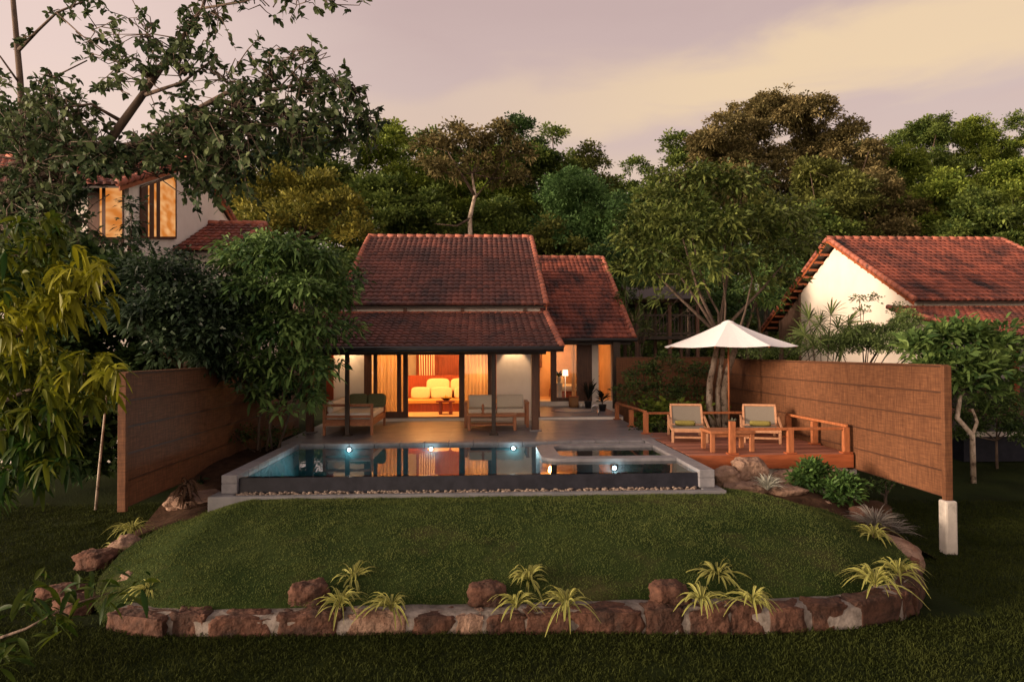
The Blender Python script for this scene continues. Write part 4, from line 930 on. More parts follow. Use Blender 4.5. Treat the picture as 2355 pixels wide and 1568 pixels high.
# lower side wing
ya, za = 20.4, PX(400, 578, LX).z; p1 = PX(480, 516, LX)
gable_roof(lh, LX+.05, -7.2, ya, za, p1.y, p1.z, p1.y+2.7, M['tile'], rr, verge=(0, 1), name='side_roof')
MB().box(LX+.02, -7.4, ya+.4, p1.y+2.2, -.5, za-.1).build('side_wall', M['plaster'], lh)
b = MB(); b.box(-13, LX+.5, 17.2, 17.99, 4.55, 4.7)
b.build('balcony', M['concrete'], lh)
b = MB()
for x in np.arange(-13, LX+.4, .16): b.box(x, x+.05, 17.22, 17.27, 4.7, 5.0)
b.box(-13, LX+.5, 17.2, 17.29, 5.0, 5.05); b.build('balustrade', M['boardwood'], lh)

# ================================================================== ROCKS
def rock_mesh(b, c, a, bb, h, seed, rough=.16, boxy=.55, rz=0, nu=44, nv=26):
    c = Vector(c); Mz = Matrix.Rotation(rz, 3, 'Z'); sg = lambda x, e: math.copysign(abs(x)**e, x); vs = []; fs = []
    for j in range(nv+1):
        t = -PI/2 + PI*j/nv
        for i in range(nu):
            p = -PI + 2*PI*i/nu
            q = Vector((sg(math.cos(t), boxy)*sg(math.cos(p), boxy), sg(math.cos(t), boxy)*sg(math.sin(p), boxy), sg(math.sin(t), boxy)))
            d = 1 + rough*mnoise.noise(q*1.3 + Vector((seed*3.7, 0, 0))) + rough*.5*mnoise.noise(q*3.5 + Vector((0, seed*2.1, 0))) + rough*.26*mnoise.noise(q*9 + Vector((0, 0, seed))) + rough*.14*mnoise.noise(q*19 + Vector((seed, 0, 0)))
            q = Vector((q.x*a, q.y*bb, q.z*h))*d; vs.append(c + Mz @ q)
    for j in range(nv):
        for i in range(nu): fs.append((j*nu+i, j*nu+(i+1) % nu, (j+1)*nu+(i+1) % nu, (j+1)*nu+i))
    b.add(vs, fs)
# retaining wall along a curve in plan
WALL = [(-4.42, 8.62), (-4.05, 8.45), (-3.2, 8.34), (-1.6, 8.28), (0, 8.26), (1.8, 8.24), (3.4, 8.24), (4.6, 8.34), (5.3, 8.62), (5.85, 9.1), (6.22, 9.75), (6.45, 10.4)]
def wall_pt(s):
    P = np.array(WALL); d = np.r_[0, np.cumsum(np.linalg.norm(np.diff(P, axis=0), axis=1))]
    x, y = np.interp(s, d, P[:, 0]), np.interp(s, d, P[:, 1]); x2, y2 = np.interp(min(s+.1, d[-1]), d, P[:, 0]), np.interp(min(s+.1, d[-1]), d, P[:, 1]); x1, y1 = np.interp(max(s-.1, 0), d, P[:, 0]), np.interp(max(s-.1, 0), d, P[:, 1])
    return x, y, math.atan2(y2-y1, x2-x1), d[-1]
rw = thing('retaining_wall', 'curved low wall of red brown stones with pale mortar joints', 'wall', (0, 8.26, -1.1)); random.seed(17)
s = 0.0; L_ = wall_pt(0)[3]; b = MB(); k = 0
V = []; 
nS = 120
for q in range(nS+1):
    x, y, a, _ = wall_pt(L_*q/nS); nx_, ny_ = -math.sin(a), math.cos(a)
    zt = -.90 + .02*mnoise.noise(Vector((x*3, y*3, 0)))
    for (o, z) in ((-.125, -1.45), (-.125, zt-.06), (-.05, zt-.012), (.3, zt), (.34, zt-.3)):
        jo = .02*mnoise.noise(Vector((x*5, y*5, z*5))); V.append((x+nx_*(o+jo), y+ny_*(o+jo), z))
i, j = np.meshgrid(np.arange(4), np.arange(nS)); bb_ = (j*5+i).ravel()
V = np.array(V) - np.array(LOC[rw.name]); link('mortar', np_mesh('mortar', V, np.stack([bb_, bb_+5, bb_+6, bb_+1], 1), np.full(len(V), .5), smooth=True), M['mortar'], rw)
while s < L_-.1:
    ln = random.choice((.3, .42, .5, .62, .8))*random.uniform(.85, 1.15); g = random.uniform(.02, .10); ln = min(ln, L_-s)
    x, y, a, _ = wall_pt(s+ln/2); b = MB(); b.tone = random.random()
    rock_mesh(b, (x+math.sin(a)*.0, y, -1.075 + random.uniform(-.015, .015)), ln/2+.01, .15+random.uniform(-.015, .015), .185+random.uniform(-.035, .02), k+3, rough=.24, boxy=.22, rz=a + random.uniform(-.05, .05))
    b.build('stone', M['redrock'] if random.random() < .85 or k < 3 else M['rock'], rw, smooth=True); s += ln+g; k += 1
def boulder(label, c, a, bb, h, seed, m='rock', rz=0, boxy=.6, group='loose boulders round the lawn', tone=.5, rough=.26):
    b = MB(); b.tone = tone; rock_mesh(b, (0, 0, 0), a, bb, h, seed, rough, boxy, rz); o = b.build('boulder', M[m], None, smooth=True); o.location = c; tag(o, label, 'boulder', group); return o
def bz(px, py, z, lift=0): p = PZ(px, py, z); return (p.x, p.y, z+lift)
boulder('rounded blocky sandstone boulder touching the deck front', PY(1722, 1083, 13.8), .35, .30, .24, 5, tone=.75, boxy=.42)
boulder('low pinkish boulder against the right pool coping', PY(1666, 1099, 13.5), .27, .34, .19, 6, tone=.6)
boulder('flat pinkish slab rock at the lawn edge by the pool corner', PY(1712, 1124, 13.1), .37, .3, .13, 7, tone=.6)
boulder('flat slab rock in front of the silvery grass tuft', PY(1806, 1131, 13.0), .36, .25, .13, 8, tone=.5)
boulder('pale orange rock behind the silvery grass tuft', PY(1812, 1104, 13.8), .32, .22, .2, 9, tone=.8)
boulder('pale orange rock under the deck wall behind the leafy shrubs', PY(1922, 1104, 13.9), .34, .2, .2, 10, tone=.8)
boulder('small pale rock between lawn and leafy shrubs', PY(1890, 1160, 12.75), .14, .2, .10, 12, tone=.7)
boulder('narrow red rock below the leafy shrub by the fence', bz(1990, 1190, -.82, .05), .2, .3, .12, 13, 'redrock')
boulder('large smooth pink boulder ending the stone wall at the right', (6.36, 10.75, -1.0), .42, .85, .25, 14, tone=.6, rz=.12, boxy=.8, rough=.12)
boulder('red rock on the right wall curve behind the end boulder', (6.75, 11.7, -.95), .36, .5, .22, 15, 'redrock')
for k, (px, lb) in enumerate(((712, 'rough red rock beside the left trio of striped plants'), (1118, 'rough red rock beside the middle trio of striped plants'), (1538, 'rough red rock beside the right trio of striped plants'))):
    boulder(lb, bz(px, 1378, -.86, .07), .24, .18, .15, 20+k, 'redrock', boxy=.7, group='rough red rocks on the lawn edge')
boulder('flat brown rock at the far left of the lawn', bz(222, 1300, -1.02, .10), .28, .24, .14, 24, 'redrock', tone=.7)
boulder('pinkish rock between the flat brown rock and the lawn', bz(290, 1272, -.95, .10), .18, .24, .15, 25, tone=.3)
boulder('flat sandstone slab at the left corner of the pool', bz(455, 1150, -.62, .02), .36, .5, .11, 26, tone=.2)
boulder('small pale rock beneath the left fence', bz(408, 1165, -.75, .06), .2, .26, .12, 27, tone=.6)
boulder('pale rock half sunk behind the lone striped plant at left', bz(312, 1345, -.98, .06), .2, .24, .14, 28, tone=.6)
boulder('broad low rock at the left end of the stone wall', (-5.2, 9.15, -1.08), .26, .24, .16, 29, 'redrock', tone=.5)
boulder('dark low rock under the leafy branch at lower left', (-5.75, 9.7, -1.12), .28, .22, .14, 30, 'redrock')

# ================================================================== SMALL PLANTS
striped = leafmat('striped_leaf', (.05, .10, .016), (.44, .41, .12), trans=.25)
rg = np.random.default_rng(77)
def striped_plant(px, py, z, label, s=1.0):
    s *= rg.uniform(.85, 1.2)
    p = PZ(px, py, z); return leafplant('striped_plant', label, 'plant', (p.x, p.y, z), int(34*s+8), .56*s, .030, rg, striped, 1.0, 1.15, .62, nseg=6, stem=.08, group='yellow striped spider plants', fold=.5, edge=1.0, tone=.25)
for (px, py, wh) in ((812, 1345, 'topmost of the left trio'), (782, 1400, 'nearest the red rock in the left trio'), (900, 1405, 'right one of the left trio'),
                 (1215, 1345, 'topmost of the middle trio'), (1187, 1400, 'nearest the red rock in the middle trio'), (1302, 1400, 'right one of the middle trio'),
                 (1648, 1335, 'topmost of the right trio'), (1613, 1392, 'nearest the red rock in the right trio'), (1730, 1395, 'right one of the right trio')):
    striped_plant(px, py, -.84, 'yellow striped spider plant on the wall, ' + wh, 1.0)
striped_plant(2012, 1350, -.84, 'yellow striped spider plant in the right corner of the lawn, larger front one', 1.1)
striped_plant(2065, 1325, -.86, 'yellow striped spider plant half over the large end boulder', .95)
striped_plant(2008, 1238, -.72, 'yellow striped spider plant behind the end boulder beside grey grass', .9)
striped_plant(302, 1228, -.80, 'yellow striped spider plant below the end of the left fence', .9)
striped_plant(265, 1275, -.95, 'sparse yellow striped spider plant above the flat brown rock', .7)
striped_plant(342, 1370, -.92, 'lone yellow striped spider plant at the left end of the stone wall', .9)
silver = leafmat('silver_blade', (.20, .21, .17), (.42, .42, .36), trans=.15); greyg = leafmat('grey_blade', (.09, .085, .075), (.22, .20, .18), trans=.15)
p = PY(1764, 1126, 12.74); leafplant('silver_grass', 'tuft of silvery grass between rocks before the deck', 'plant', tuple(p), 210, .52, .013, rg, silver, .75, 1.25, .38, nseg=4, fold=0, tone=.5)
p = PY(2012, 1214, 11.25); leafplant('grey_grass', 'wide tuft of dark grey grass behind the end boulder', 'plant', tuple(p), 210, .68, .014, rg, greyg, .95, 1.1, .38, nseg=4, fold=0, tone=.4)
p = PY(2050, 1228, 11.35); leafplant('grey_grass', 'smaller tuft of grey grass on the outer side of the end boulder', 'plant', tuple(p), 130, .55, .013, rg, greyg, 1.0, 1.0, .4, nseg=4, fold=0, tone=.4)
p = PY(428, 1146, 12.9); p.z = -.62; leafplant('dry_plant', 'withered brown plant with hanging leaves before the left fence', 'plant', tuple(p), 60, .42, .05, rg, leafmat('dry_leaf', (.06, .035, .02), (.16, .09, .05)), .9, .9, .9, nseg=4, stem=.45)
p = PZ(462, 1125, -.6); leafplant('small_shrub', 'small green seedling beside the pool corner', 'plant', (p.x, p.y, -.6), 24, .2, .06, rg, greenleaf, .9, .8, .3, stem=.2)

# ================================================================== TREES
def lumps_px(L): return [(tuple(PY(px, py, Y)), r/F*Y) for (px, py, Y, r) in L]
def tree(name, label, cat, key, lumps, trunk, seed, mt='bark', group=None, kmul=1.0, limbs=6, tone0=0.0, updir=.25, trunkparts='trunk', crownname='crown', branches=None):
    """lumps: world centres and radii; trunk: list of polylines [((x,y,z), r), ...]"""
    rng = np.random.default_rng(seed); base = trunk[0][0][0]
    t = thing(name, label, cat, tuple(base), group)
    crown(crownname, t, key, lumps, rng, kmul=kmul, tone0=tone0, updir=updir)
    b = MB()
    for pl in trunk: b.tube([p for p, r in pl], [r for p, r in pl], 8)
    if mt == 'palebark':
        b.build(trunkparts, M[mt], t, smooth=True); b = MB()
        for pl in (branches or ()): b.tube([p for p, r in pl], [r for p, r in pl], 7)
    top, rt = Vector(trunk[0][-1][0]), trunk[0][-1][1]
    idx = rng.permutation(len(lumps))[:limbs]
    for q in idx:
        c, r = Vector(lumps[q][0]), lumps[q][1]; mid = (top + c)/2 + Vector(rng.normal(0, .12, 3))*r
        b.tube([top, mid, c, c + Vector(rng.normal(0, .5, 3))*r], [rt*.75, rt*.5, rt*.28, rt*.1], 6)
    b.build('limbs' if mt == 'palebark' else trunkparts, M['bark'], t, smooth=True)
    return t
def forest_tree(label, key, px, top, Y, wpx, seed, hfrac=.72, n=11, kmul=1.0, name='tree', mt='bark', group='forest trees behind the villas', tone0=0.0):
    rng = np.random.default_rng(seed); c = PY(px, top, Y); zt = c.z; g = gz(c.x, Y); rad = wpx/2/F*Y; hc = (zt-g)*hfrac/2
    lumps = []
    zc = zt - hc
    for k in range(n):
        d = rng.normal(0, 1, 3); d /= np.linalg.norm(d); d[2] = d[2]*.9+.15; q = rng.uniform(.50, .88); r = rad*rng.uniform(.20, .34)
        lumps.append(((c.x + d[0]*rad*q, Y + d[1]*rad*q*.8, zc + d[2]*hc*q), r))
    lumps.append(((c.x + rng.normal(0, .1)*rad, Y, zt - rad*.36), rad*.40)); lumps.append(((c.x, Y, zc), rad*.5))
    base = Vector((c.x + rng.normal(0, .2), Y, g-.1)); r0 = .04 + .010*(zt-g)
    tr = [[(base, r0), (base*.5 + Vector((c.x, Y, zc-hc*.4))*.5 + Vector((rng.normal(0, .2), 0, 0)), r0*.8), (Vector((c.x, Y, zc-hc*.25)), r0*.6)]]
    return tree(name, label, 'tree', key, lumps, tr, seed, mt, group, kmul, limbs=3, tone0=tone0)
FT = [ # label, kind, px, top y, distance, width px, seed
 ('broad dark tree behind the left house, left of the yellow bush', 'dark', 470, 300, 40, 330, 1),
 ('dark tree directly above the yellow lit bush', 'dense', 690, 290, 42, 300, 2),
 ('bright green tree beyond the tip of the overhanging branch', 'bright', 905, 278, 44, 240, 3),
 ('dark bushy tree behind the left end of the villa ridge', 'dense', 890, 400, 37, 220, 4),
 ('dark tree behind the red leaved slender tree', 'dense', 1075, 330, 50, 260, 5),
 ('tall dark tree right of the red leaved slender tree', 'dark', 1185, 264, 48, 190, 6),
 ('light crowned tree with gaps of sky, right of the tall dark tree', 'dense', 1275, 288, 52, 150, 7),
 ('brownish tree at the dip of the skyline', 'olive', 1340, 330, 50, 150, 8),
 ('blue green feathery tree in the middle behind the villa', 'bluish', 1320, 392, 40, 330, 9),
 ('low dark tree on the skyline dip beside the great brown tree', 'dense', 1455, 362, 58, 150, 10),
 ('dark shoulder of trees at the left foot of the great brown tree', 'dense', 1560, 300, 54, 150, 11),
 ('great brown crowned tree, highest on the skyline', 'brown', 1790, 222, 52, 360, 12),
 ('brown tree leaning on the left of the great brown crown', 'brown', 1640, 262, 50, 220, 13),
 ('brown tree leaning on the right of the great brown crown', 'brown', 1945, 285, 51, 220, 14),
 ('olive tree in front of the great brown tree', 'olive', 1880, 370, 44, 280, 15),
 ('reddish olive tree above the neighbouring roof ridge', 'brown', 2010, 390, 46, 220, 16),
 ('tall green tree left of the hill crest at right', 'dense', 2120, 262, 62, 230, 17),
 ('green tree on the hill crest near the right edge', 'bright', 2240, 268, 64, 230, 18),
 ('dark tree on the hill crest at the right edge', 'dense', 2345, 256, 66, 200, 19),
 ('yellow green tree behind the neighbouring roof', 'bright', 2160, 400, 46, 250, 20),
 ('bright green tree at the right edge above the roof', 'bright', 2320, 360, 48, 230, 21),
 ('dark green tree behind the neighbouring ridge middle', 'dense', 2240, 430, 42, 220, 22),
 ('low green tree between blue green tree and villa wing', 'olive', 1290, 505, 38, 200, 23),
 ('dark green tree between the villa ridge and the red leaved tree', 'dense', 980, 440, 36.5, 220, 24),
 ('dark tree behind the wing ridge', 'dense', 1440, 470, 40, 230, 25),
 ('green tree above the neighbouring gable peak', 'dense', 1870, 470, 39, 230, 26),
 ('olive tree left of the neighbouring gable', 'olive', 1760, 440, 42, 200, 27),
 ('dark tree behind the villa roof middle', 'dense', 1150, 450, 42, 230, 28),
 ('dark tree right behind the left house', 'dense', 560, 380, 36, 230, 29),
 ('small dark tree in the gap between yellow bush and villa ridge', 'dense', 810, 470, 34.8, 170, 31),
 ('green tree filling the skyline left of the slender reddish tree', 'dense', 985, 300, 49, 230, 32),
 ('rounded green tree low behind the slender reddish tree', 'bright', 1130, 345, 45, 220, 33),
 ('dark green tree under the skyline, right of the slender reddish tree', 'dense', 1240, 330, 47, 220, 34),
 ('green tree below the skyline dip, left of the great brown tree', 'dense', 1480, 420, 47, 240, 35),
 ('green tree on the slope below the hill crest', 'bright', 2060, 330, 54, 240, 36),
 ('dark green tree low on the slope right of the great brown tree', 'dense', 1990, 320, 55, 220, 37),
 ('dark green tree behind the crown of the pale forked tree', 'dense', 1580, 440, 38, 240, 38),
 ('tall dark tree at the far left edge behind the house', 'dark', 60, 240, 34, 420, 30),
]
for (lb, key, px, top, Y, wp, sd) in FT: forest_tree(lb, key, px, top, Y, wp, sd, n=32, tone0=.10)
# continuous wood on the hill behind them: one mass
rng = np.random.default_rng(99); lm = []
for k in range(260):
    Y = rng.uniform(56, 84); x = rng.uniform(-60, 75); g = gz(x, Y); skyline = 5.2 + .0*x
    lm.append(((x, Y, g + rng.uniform(.8, 5.5)), rng.uniform(1.5, 2.4)))
for k in range(110):
    Y = rng.uniform(36.5, 50); x = rng.uniform(-26, 40); g = gz(x, Y); lm.append(((x, Y, g + rng.uniform(.3, 2.6)), rng.uniform(1.1, 1.7)))
tag(crown('woodland', None, 'dense', lm, rng, kmul=.5), 'dense dark woodland covering the hillside behind the villas', kind='stuff')

# red-leaved slender tree behind the ridge
tp = [(PY(1083, 620, 36), .15), (PY(1080, 500, 36), .12), (PY(1092, 450, 36), .09), (PY(1085, 400, 36), .05)]
br = [[(PY(1092, 450, 36), .09), (PY(1060, 400, 35.6), .06), (PY(1030, 350, 35.4), .03)], [(PY(1092, 455, 36), .09), (PY(1130, 410, 36.2), .06), (PY(1160, 360, 36.4), .03)], [(PY(1085, 500, 36), .07), (PY(1050, 520, 35.6), .05), (PY(1000, 515, 35.2), .02)]]
tree('slender_tree', 'slender tree with sparse reddish leaves and a bare pale trunk behind the ridge', 'tree', 'brown',
     lumps_px([(1000, 340, 35.5, 48), (1050, 320, 36, 45), (1090, 335, 36, 48), (1140, 320, 36.3, 45), (1185, 360, 36.4, 42), (1025, 400, 35.5, 42), (1170, 410, 36.3, 40), (1100, 385, 36, 40), (985, 390, 35.3, 30), (1200, 420, 36.4, 26)]), [tp], 41, 'palebark', kmul=.6, limbs=9, branches=br)
# yellow lit bush left of the villa ridge
bs = gz(-8, 30)
tree('large_bush', 'large rounded bush with yellow green tips left of the villa roof', 'bush', 'amber',
     lumps_px([(600, 460, 30, 70), (660, 425, 30, 62), (720, 450, 30, 65), (780, 490, 29.5, 60), (690, 510, 29, 75), (590, 530, 29, 65), (810, 540, 29, 50), (640, 400, 30.3, 22), (720, 410, 30.2, 22), (685, 395, 30.2, 16)]),
     [[(PY(690, 720, 30), .2), (PY(690, 560, 30), .12)]], 42, kmul=3.0, updir=.7, tone0=.1)
# dark glossy bush behind the left fence
tree('glossy_tree', 'very dark glossy leaved bush above the left woven fence', 'bush', 'glossy',
     lumps_px([(340, 650, 15.5, 70), (420, 665, 15.8, 70), (490, 700, 15.5, 75), (380, 730, 15.2, 90), (470, 770, 15.2, 80), (320, 740, 15, 70), (400, 810, 15, 70), (520, 740, 15.6, 60), (500, 820, 15.6, 50), (540, 860, 16, 55), (490, 850, 15.8, 40)]),
     [[(PY(430, 1010, 15.6), .08), (PY(420, 850, 15.6), .05)]], 43, kmul=4.0)
# tree left of the villa
tk = [[(PY(592, 1035, 16.6), .035), (PY(596, 960, 16.6), .03), (PY(640, 850, 16.6), .025), (PY(660, 700, 16.4), .018)], [(PY(612, 1035, 16.7), .03), (PY(625, 960, 16.7), .026), (PY(690, 820, 16.5), .015)], [(PY(640, 1030, 16.8), .03), (PY(672, 930, 16.8), .025), (PY(730, 800, 16.6), .013)], [(PY(625, 1032, 16.6), .026), (PY(610, 900, 16.4), .02), (PY(590, 780, 16.2), .012)]]
tree('leafy_tree', 'large leafy tree with thin stems covering the left of the villa', 'tree', 'longan',
     lumps_px([(560, 600, 16, 65), (640, 570, 16.3, 62), (700, 600, 16.5, 60), (760, 620, 16.8, 55), (600, 680, 15.8, 75), (690, 690, 16, 75), (770, 690, 16.6, 55), (560, 750, 15.8, 60), (640, 770, 15.7, 70), (730, 770, 16, 65), (790, 760, 16.6, 35), (690, 850, 15.9, 58), (610, 840, 15.8, 50), (750, 850, 16.3, 32), (590, 910, 16, 36), (700, 915, 16.1, 34), (650, 950, 16.1, 26), (815, 640, 16.9, 25)]),
     tk, 44, kmul=3.6, limbs=12)
# sapling with a white stem
tree('sapling', 'thin sapling with a pale stem left of the woven fence', 'tree', 'shrub', lumps_px([(250, 870, 14.2, 45), (215, 900, 14, 40), (270, 910, 14.3, 35), (235, 950, 14.2, 40)]), [[(PY(220, 1172, 14.2), .03), (PY(228, 1080, 14.2), .026), (PY(240, 960, 14.2), .02), (PY(248, 880, 14.2), .012)]], 45, 'palebark', kmul=1.2)
# deck tree with pale trunks
dp = lambda px, py, Y=20.2: PY(px, py, Y)
tr = [[(dp(1643, 990), .11), (dp(1630, 930), .10), (dp(1632, 880), .095), (dp(1648, 800), .085), (dp(1652, 770), .08)],
      [(dp(1668, 985), .12), (dp(1664, 900), .11), (dp(1674, 850), .10), (dp(1694, 790), .09), (dp(1700, 765), .085)],
      [(dp(1652, 985), .09), (dp(1650, 900), .075), (dp(1660, 820), .07), (dp(1664, 775), .065)]]
brs = [[(dp(1651, 775), .095), (dp(1652, 720), .06), (dp(1630, 680), .05), (dp(1605, 610), .04), (dp(1590, 540), .03)], [(dp(1612, 640), .035), (dp(1560, 600), .025), (dp(1500, 570), .015)],
       [(dp(1696, 770), .09), (dp(1712, 720), .05), (dp(1730, 640), .035), (dp(1700, 560), .025)], [(dp(1664, 780), .07), (dp(1668, 700), .045), (dp(1660, 620), .03), (dp(1670, 540), .02)]]
tree('deck_tree', 'leafy tree on pale forked trunks rising behind the parasol', 'tree', 'deckleaf',
     lumps_px([(1480, 520, 20.4, 60), (1550, 470, 20.6, 70), (1630, 440, 20.8, 70), (1710, 430, 21, 65), (1570, 550, 20, 70), (1650, 530, 20.2, 65), (1730, 520, 20.6, 70), (1800, 500, 21, 60), (1510, 590, 20.2, 45), (1620, 610, 19.8, 40), (1720, 610, 20.5, 45), (1790, 590, 21, 50), (1840, 560, 21.3, 45), (1455, 570, 20.6, 40), (1540, 420, 20.8, 40), (1600, 400, 20.9, 40), (1560, 630, 20, 34), (1680, 600, 19.9, 36), (1600, 660, 20.3, 30), (1500, 640, 20.6, 34), (1745, 660, 20.8, 34), (1800, 650, 21, 34), (1440, 620, 20.8, 30), (1530, 690, 20.6, 24)]),
     tr, 46, 'palebark', kmul=2.4, limbs=5, branches=[[(p, r*.62) for p, r in pl] for pl in brs])
tree('backdrop_tree', 'shaded leafy tree with bare stems between parasol and neighbouring gable', 'tree', 'longan', lumps_px([(1700, 690, 30, 40), (1650, 700, 30, 30), (1740, 650, 30.5, 45), (1770, 690, 30.5, 36), (1560, 690, 30, 40), (1800, 620, 31, 40), (1770, 590, 31, 40), (1640, 640, 30, 34)]),
     [[(PY(1720, 860, 30.5), .10), (PY(1715, 760, 30.5), .08), (PY(1740, 680, 30.5), .06)], [(PY(1750, 860, 31), .07), (PY(1745, 740, 31), .06), (PY(1720, 600, 31), .04)]], 47, kmul=2.2)
# mango-like tree on the right
p0 = PY(2237, 1055, 16.5); p0.z = gz(p0.x, 16.5)
mp_ = lambda px, py, Y=16.5: PY(px, py, Y)
tr = [[(p0, .07), (mp_(2235, 1000), .065), (mp_(2200, 960), .06), (mp_(2208, 910), .045), (mp_(2222, 880), .035)], [(mp_(2232, 1010), .05), (mp_(2246, 970), .04), (mp_(2235, 940), .03)], [(mp_(2208, 910), .03), (mp_(2270, 870), .025), (mp_(2290, 820), .015)], [(mp_(2208, 905), .03), (mp_(2180, 860), .025), (mp_(2150, 810), .015)]]
tree('umbrella_tree', 'small spreading tree with long leaves beyond the right end of the fence', 'tree', 'plumeria',
     lumps_px([(2120, 814, 16.6, 37), (2170, 784, 16.8, 40), (2230, 779, 16.6, 42), (2290, 799, 16.4, 37), (2320, 839, 16.3, 26), (2140, 854, 16.3, 32), (2200, 839, 16.2, 39), (2260, 854, 16.1, 37), (2200, 894, 16.2, 19), (2275, 904, 16.2, 19), (2100, 784, 16.8, 22), (2130, 899, 16.4, 19), (2320, 884, 16.2, 21), (2235, 884, 16, 26), (2180, 754, 16.9, 21), (2300, 759, 16.6, 19)]),
     tr, 48, 'palebark', kmul=4.5, limbs=10, updir=.5)
# shrubs behind the right fence and in front of the back fence
def bush(label, key, L, seed, kmul=1.3, name='bush', group=None, base=None, **k):
    L3 = lumps_px(L); c = Vector(L3[0][0]); g = gz(c.x, c.y) if base is None else base
    return tree(name, label, 'bush', key, L3, [[(Vector((c.x, c.y, g-.05)), .04), (Vector((c.x, c.y, (c.z*1.2+g)/2.2)), .03)]], seed, 'bark', group, kmul, limbs=5, **k)
bush('grey green bush behind the fence beneath the cream gable', 'tinyshrub', [(1980, 795, 19.5, 40), (1930, 800, 19.5, 38), (2030, 795, 19.5, 42), (2065, 770, 19.8, 38), (2000, 765, 19.8, 28), (2085, 740, 19.8, 30), (1960, 775, 19.6, 28), (2100, 800, 19.6, 36)], 51, 6.0)
bush('low bush behind the fence right of the parasol', 'tinyshrub', [(1750, 812, 21, 34), (1800, 808, 21, 34), (1850, 805, 20.5, 36), (1890, 800, 20.2, 36), (1830, 785, 20.6, 26), (1700, 812, 21.4, 30)], 52, 1.6)
bush('dark shrub before the back fence, left of the pale trunks', 'shrub', [(1480, 870, 21.5, 45), (1530, 850, 21.5, 45), (1450, 910, 21, 40), (1520, 910, 20.8, 50), (1580, 900, 21.2, 40), (1600, 860, 21.5, 35)], 53, 1.5)
bush('bright green low shrub beside the terrace railing', 'bright', [(1520, 960, 20, 26), (1560, 950, 20, 24), (1480, 955, 20.4, 22), (1600, 950, 20.4, 20)], 54, 2.2)
bush('dark low shrub along the back edge of the deck', 'shrub', [(1520, 985, 18.9, 24), (1570, 985, 18.9, 24), (1470, 985, 19, 20), (1610, 985, 18.9, 20)], 55, 1.6)
bush('leafy dark green shrub before the deck wall, left of a pair', 'pair', [(1866, 1082, 13.3, 24), (1842, 1095, 13.2, 20), (1892, 1092, 13.3, 22), (1868, 1108, 13.2, 22), (1845, 1112, 13.2, 14)], 56, 4.5, base=-.62, updir=.5)
bush('leafy dark green shrub nearest the fence footing, right of a pair', 'pair', [(1938, 1108, 12.9, 24), (1965, 1122, 12.9, 20), (1914, 1126, 12.85, 20), (1940, 1135, 12.8, 24), (1960, 1148, 12.8, 16), (1920, 1150, 12.8, 14)], 57, 4.5, base=-.85, updir=.5)
bush('green plant on the slope under the right fence', 'shrub', [(2035, 1110, 14.2, 22), (2065, 1100, 14.6, 20), (2000, 1120, 14, 14)], 58, 1.5)
bush('climbing shrub against the sunlit cream gable', 'shrub', [(1985, 720, 20.5, 14), (2010, 690, 20.5, 12), (1975, 685, 20.5, 10), (2000, 755, 20.3, 18), (2055, 720, 20.5, 14), (2065, 745, 20.3, 20), (2080, 705, 20.4, 14)], 59, 1.3)
bush('dark bush on the far right below the neighbouring porch', 'shrub', [(2290, 960, 17.8, 40), (2340, 985, 17.5, 40), (2250, 990, 17.8, 28), (2330, 930, 18, 30), (2200, 965, 18.1, 34), (2190, 1000, 17.9, 26), (2300, 900, 18.1, 30), (2240, 930, 18.1, 28), (2350, 1010, 17.2, 30)], 60, 3.0)
bush('dark low undergrowth under the left leafy tree', 'shrub', [(600, 1010, 17.4, 30), (540, 1000, 17, 34), (660, 1000, 17.6, 26)], 61, 1.0)
bush('dark shrub below the left house behind the fence', 'dark', [(330, 900, 17, 60), (200, 860, 17, 80), (100, 900, 17, 90), (280, 980, 17, 70), (60, 1000, 16, 90), (180, 1000, 16, 80), (60, 700, 16, 90), (180, 700, 16, 90), (280, 760, 16.5, 70), (60, 560, 16.5, 80), (170, 610, 16.5, 60), (270, 640, 16.5, 50), (120, 800, 16, 90), (340, 840, 16.5, 60), (20, 930, 15.5, 80), (120, 1040, 15.5, 60), (250, 1060, 16, 50)], 62, 3.2)
bush('dark leafy branches growing round the two glowing windows', 'glossy', [(302, 470, 16.9, 8), (303, 515, 16.9, 9), (300, 562, 16.8, 16), (345, 580, 16.6, 22), (400, 600, 16.4, 26), (250, 585, 16.6, 22), (186, 500, 16.8, 14), (182, 560, 16.8, 22), (176, 450, 16.8, 14), (450, 615, 16.4, 26)], 66, 4.0)
bush('dark shrub between the left leafy tree and the house corner', 'dark', [(590, 600, 21, 60), (620, 640, 21, 70), (560, 700, 20, 70), (700, 640, 21, 60), (560, 900, 19, 70), (660, 900, 19, 60), (500, 820, 19, 70), (620, 780, 19, 70), (470, 740, 18, 50)], 63, 1.0)
bush('dark green bush beneath the trees behind the pavilion', 'dark', [(1450, 700, 33, 60), (1560, 690, 33, 60), (1650, 720, 30, 60), (1420, 600, 34, 60), (1700, 620, 33, 70), (1800, 700, 33, 40)], 64, 1.2)
bush('leafy bush overhanging the roof of the dark pavilion', 'shrub', [(1470, 655, 27.5, 36), (1530, 645, 27.5, 40), (1590, 655, 27.5, 36), (1440, 690, 27.3, 26), (1615, 690, 27.4, 24)], 65, 2.0)
# red cordyline by the neighbouring porch
p = PZ(2330, 1010, -.5); leafplant('red_cordyline', 'dark red strap leaved plant at the right edge before the neighbouring porch', 'plant', tuple(p), 34, .7, .07, rg, leafmat('red_leaf', (.03, .012, .016), (.16, .02, .035)), .7, 1.1, .4, stem=.5)
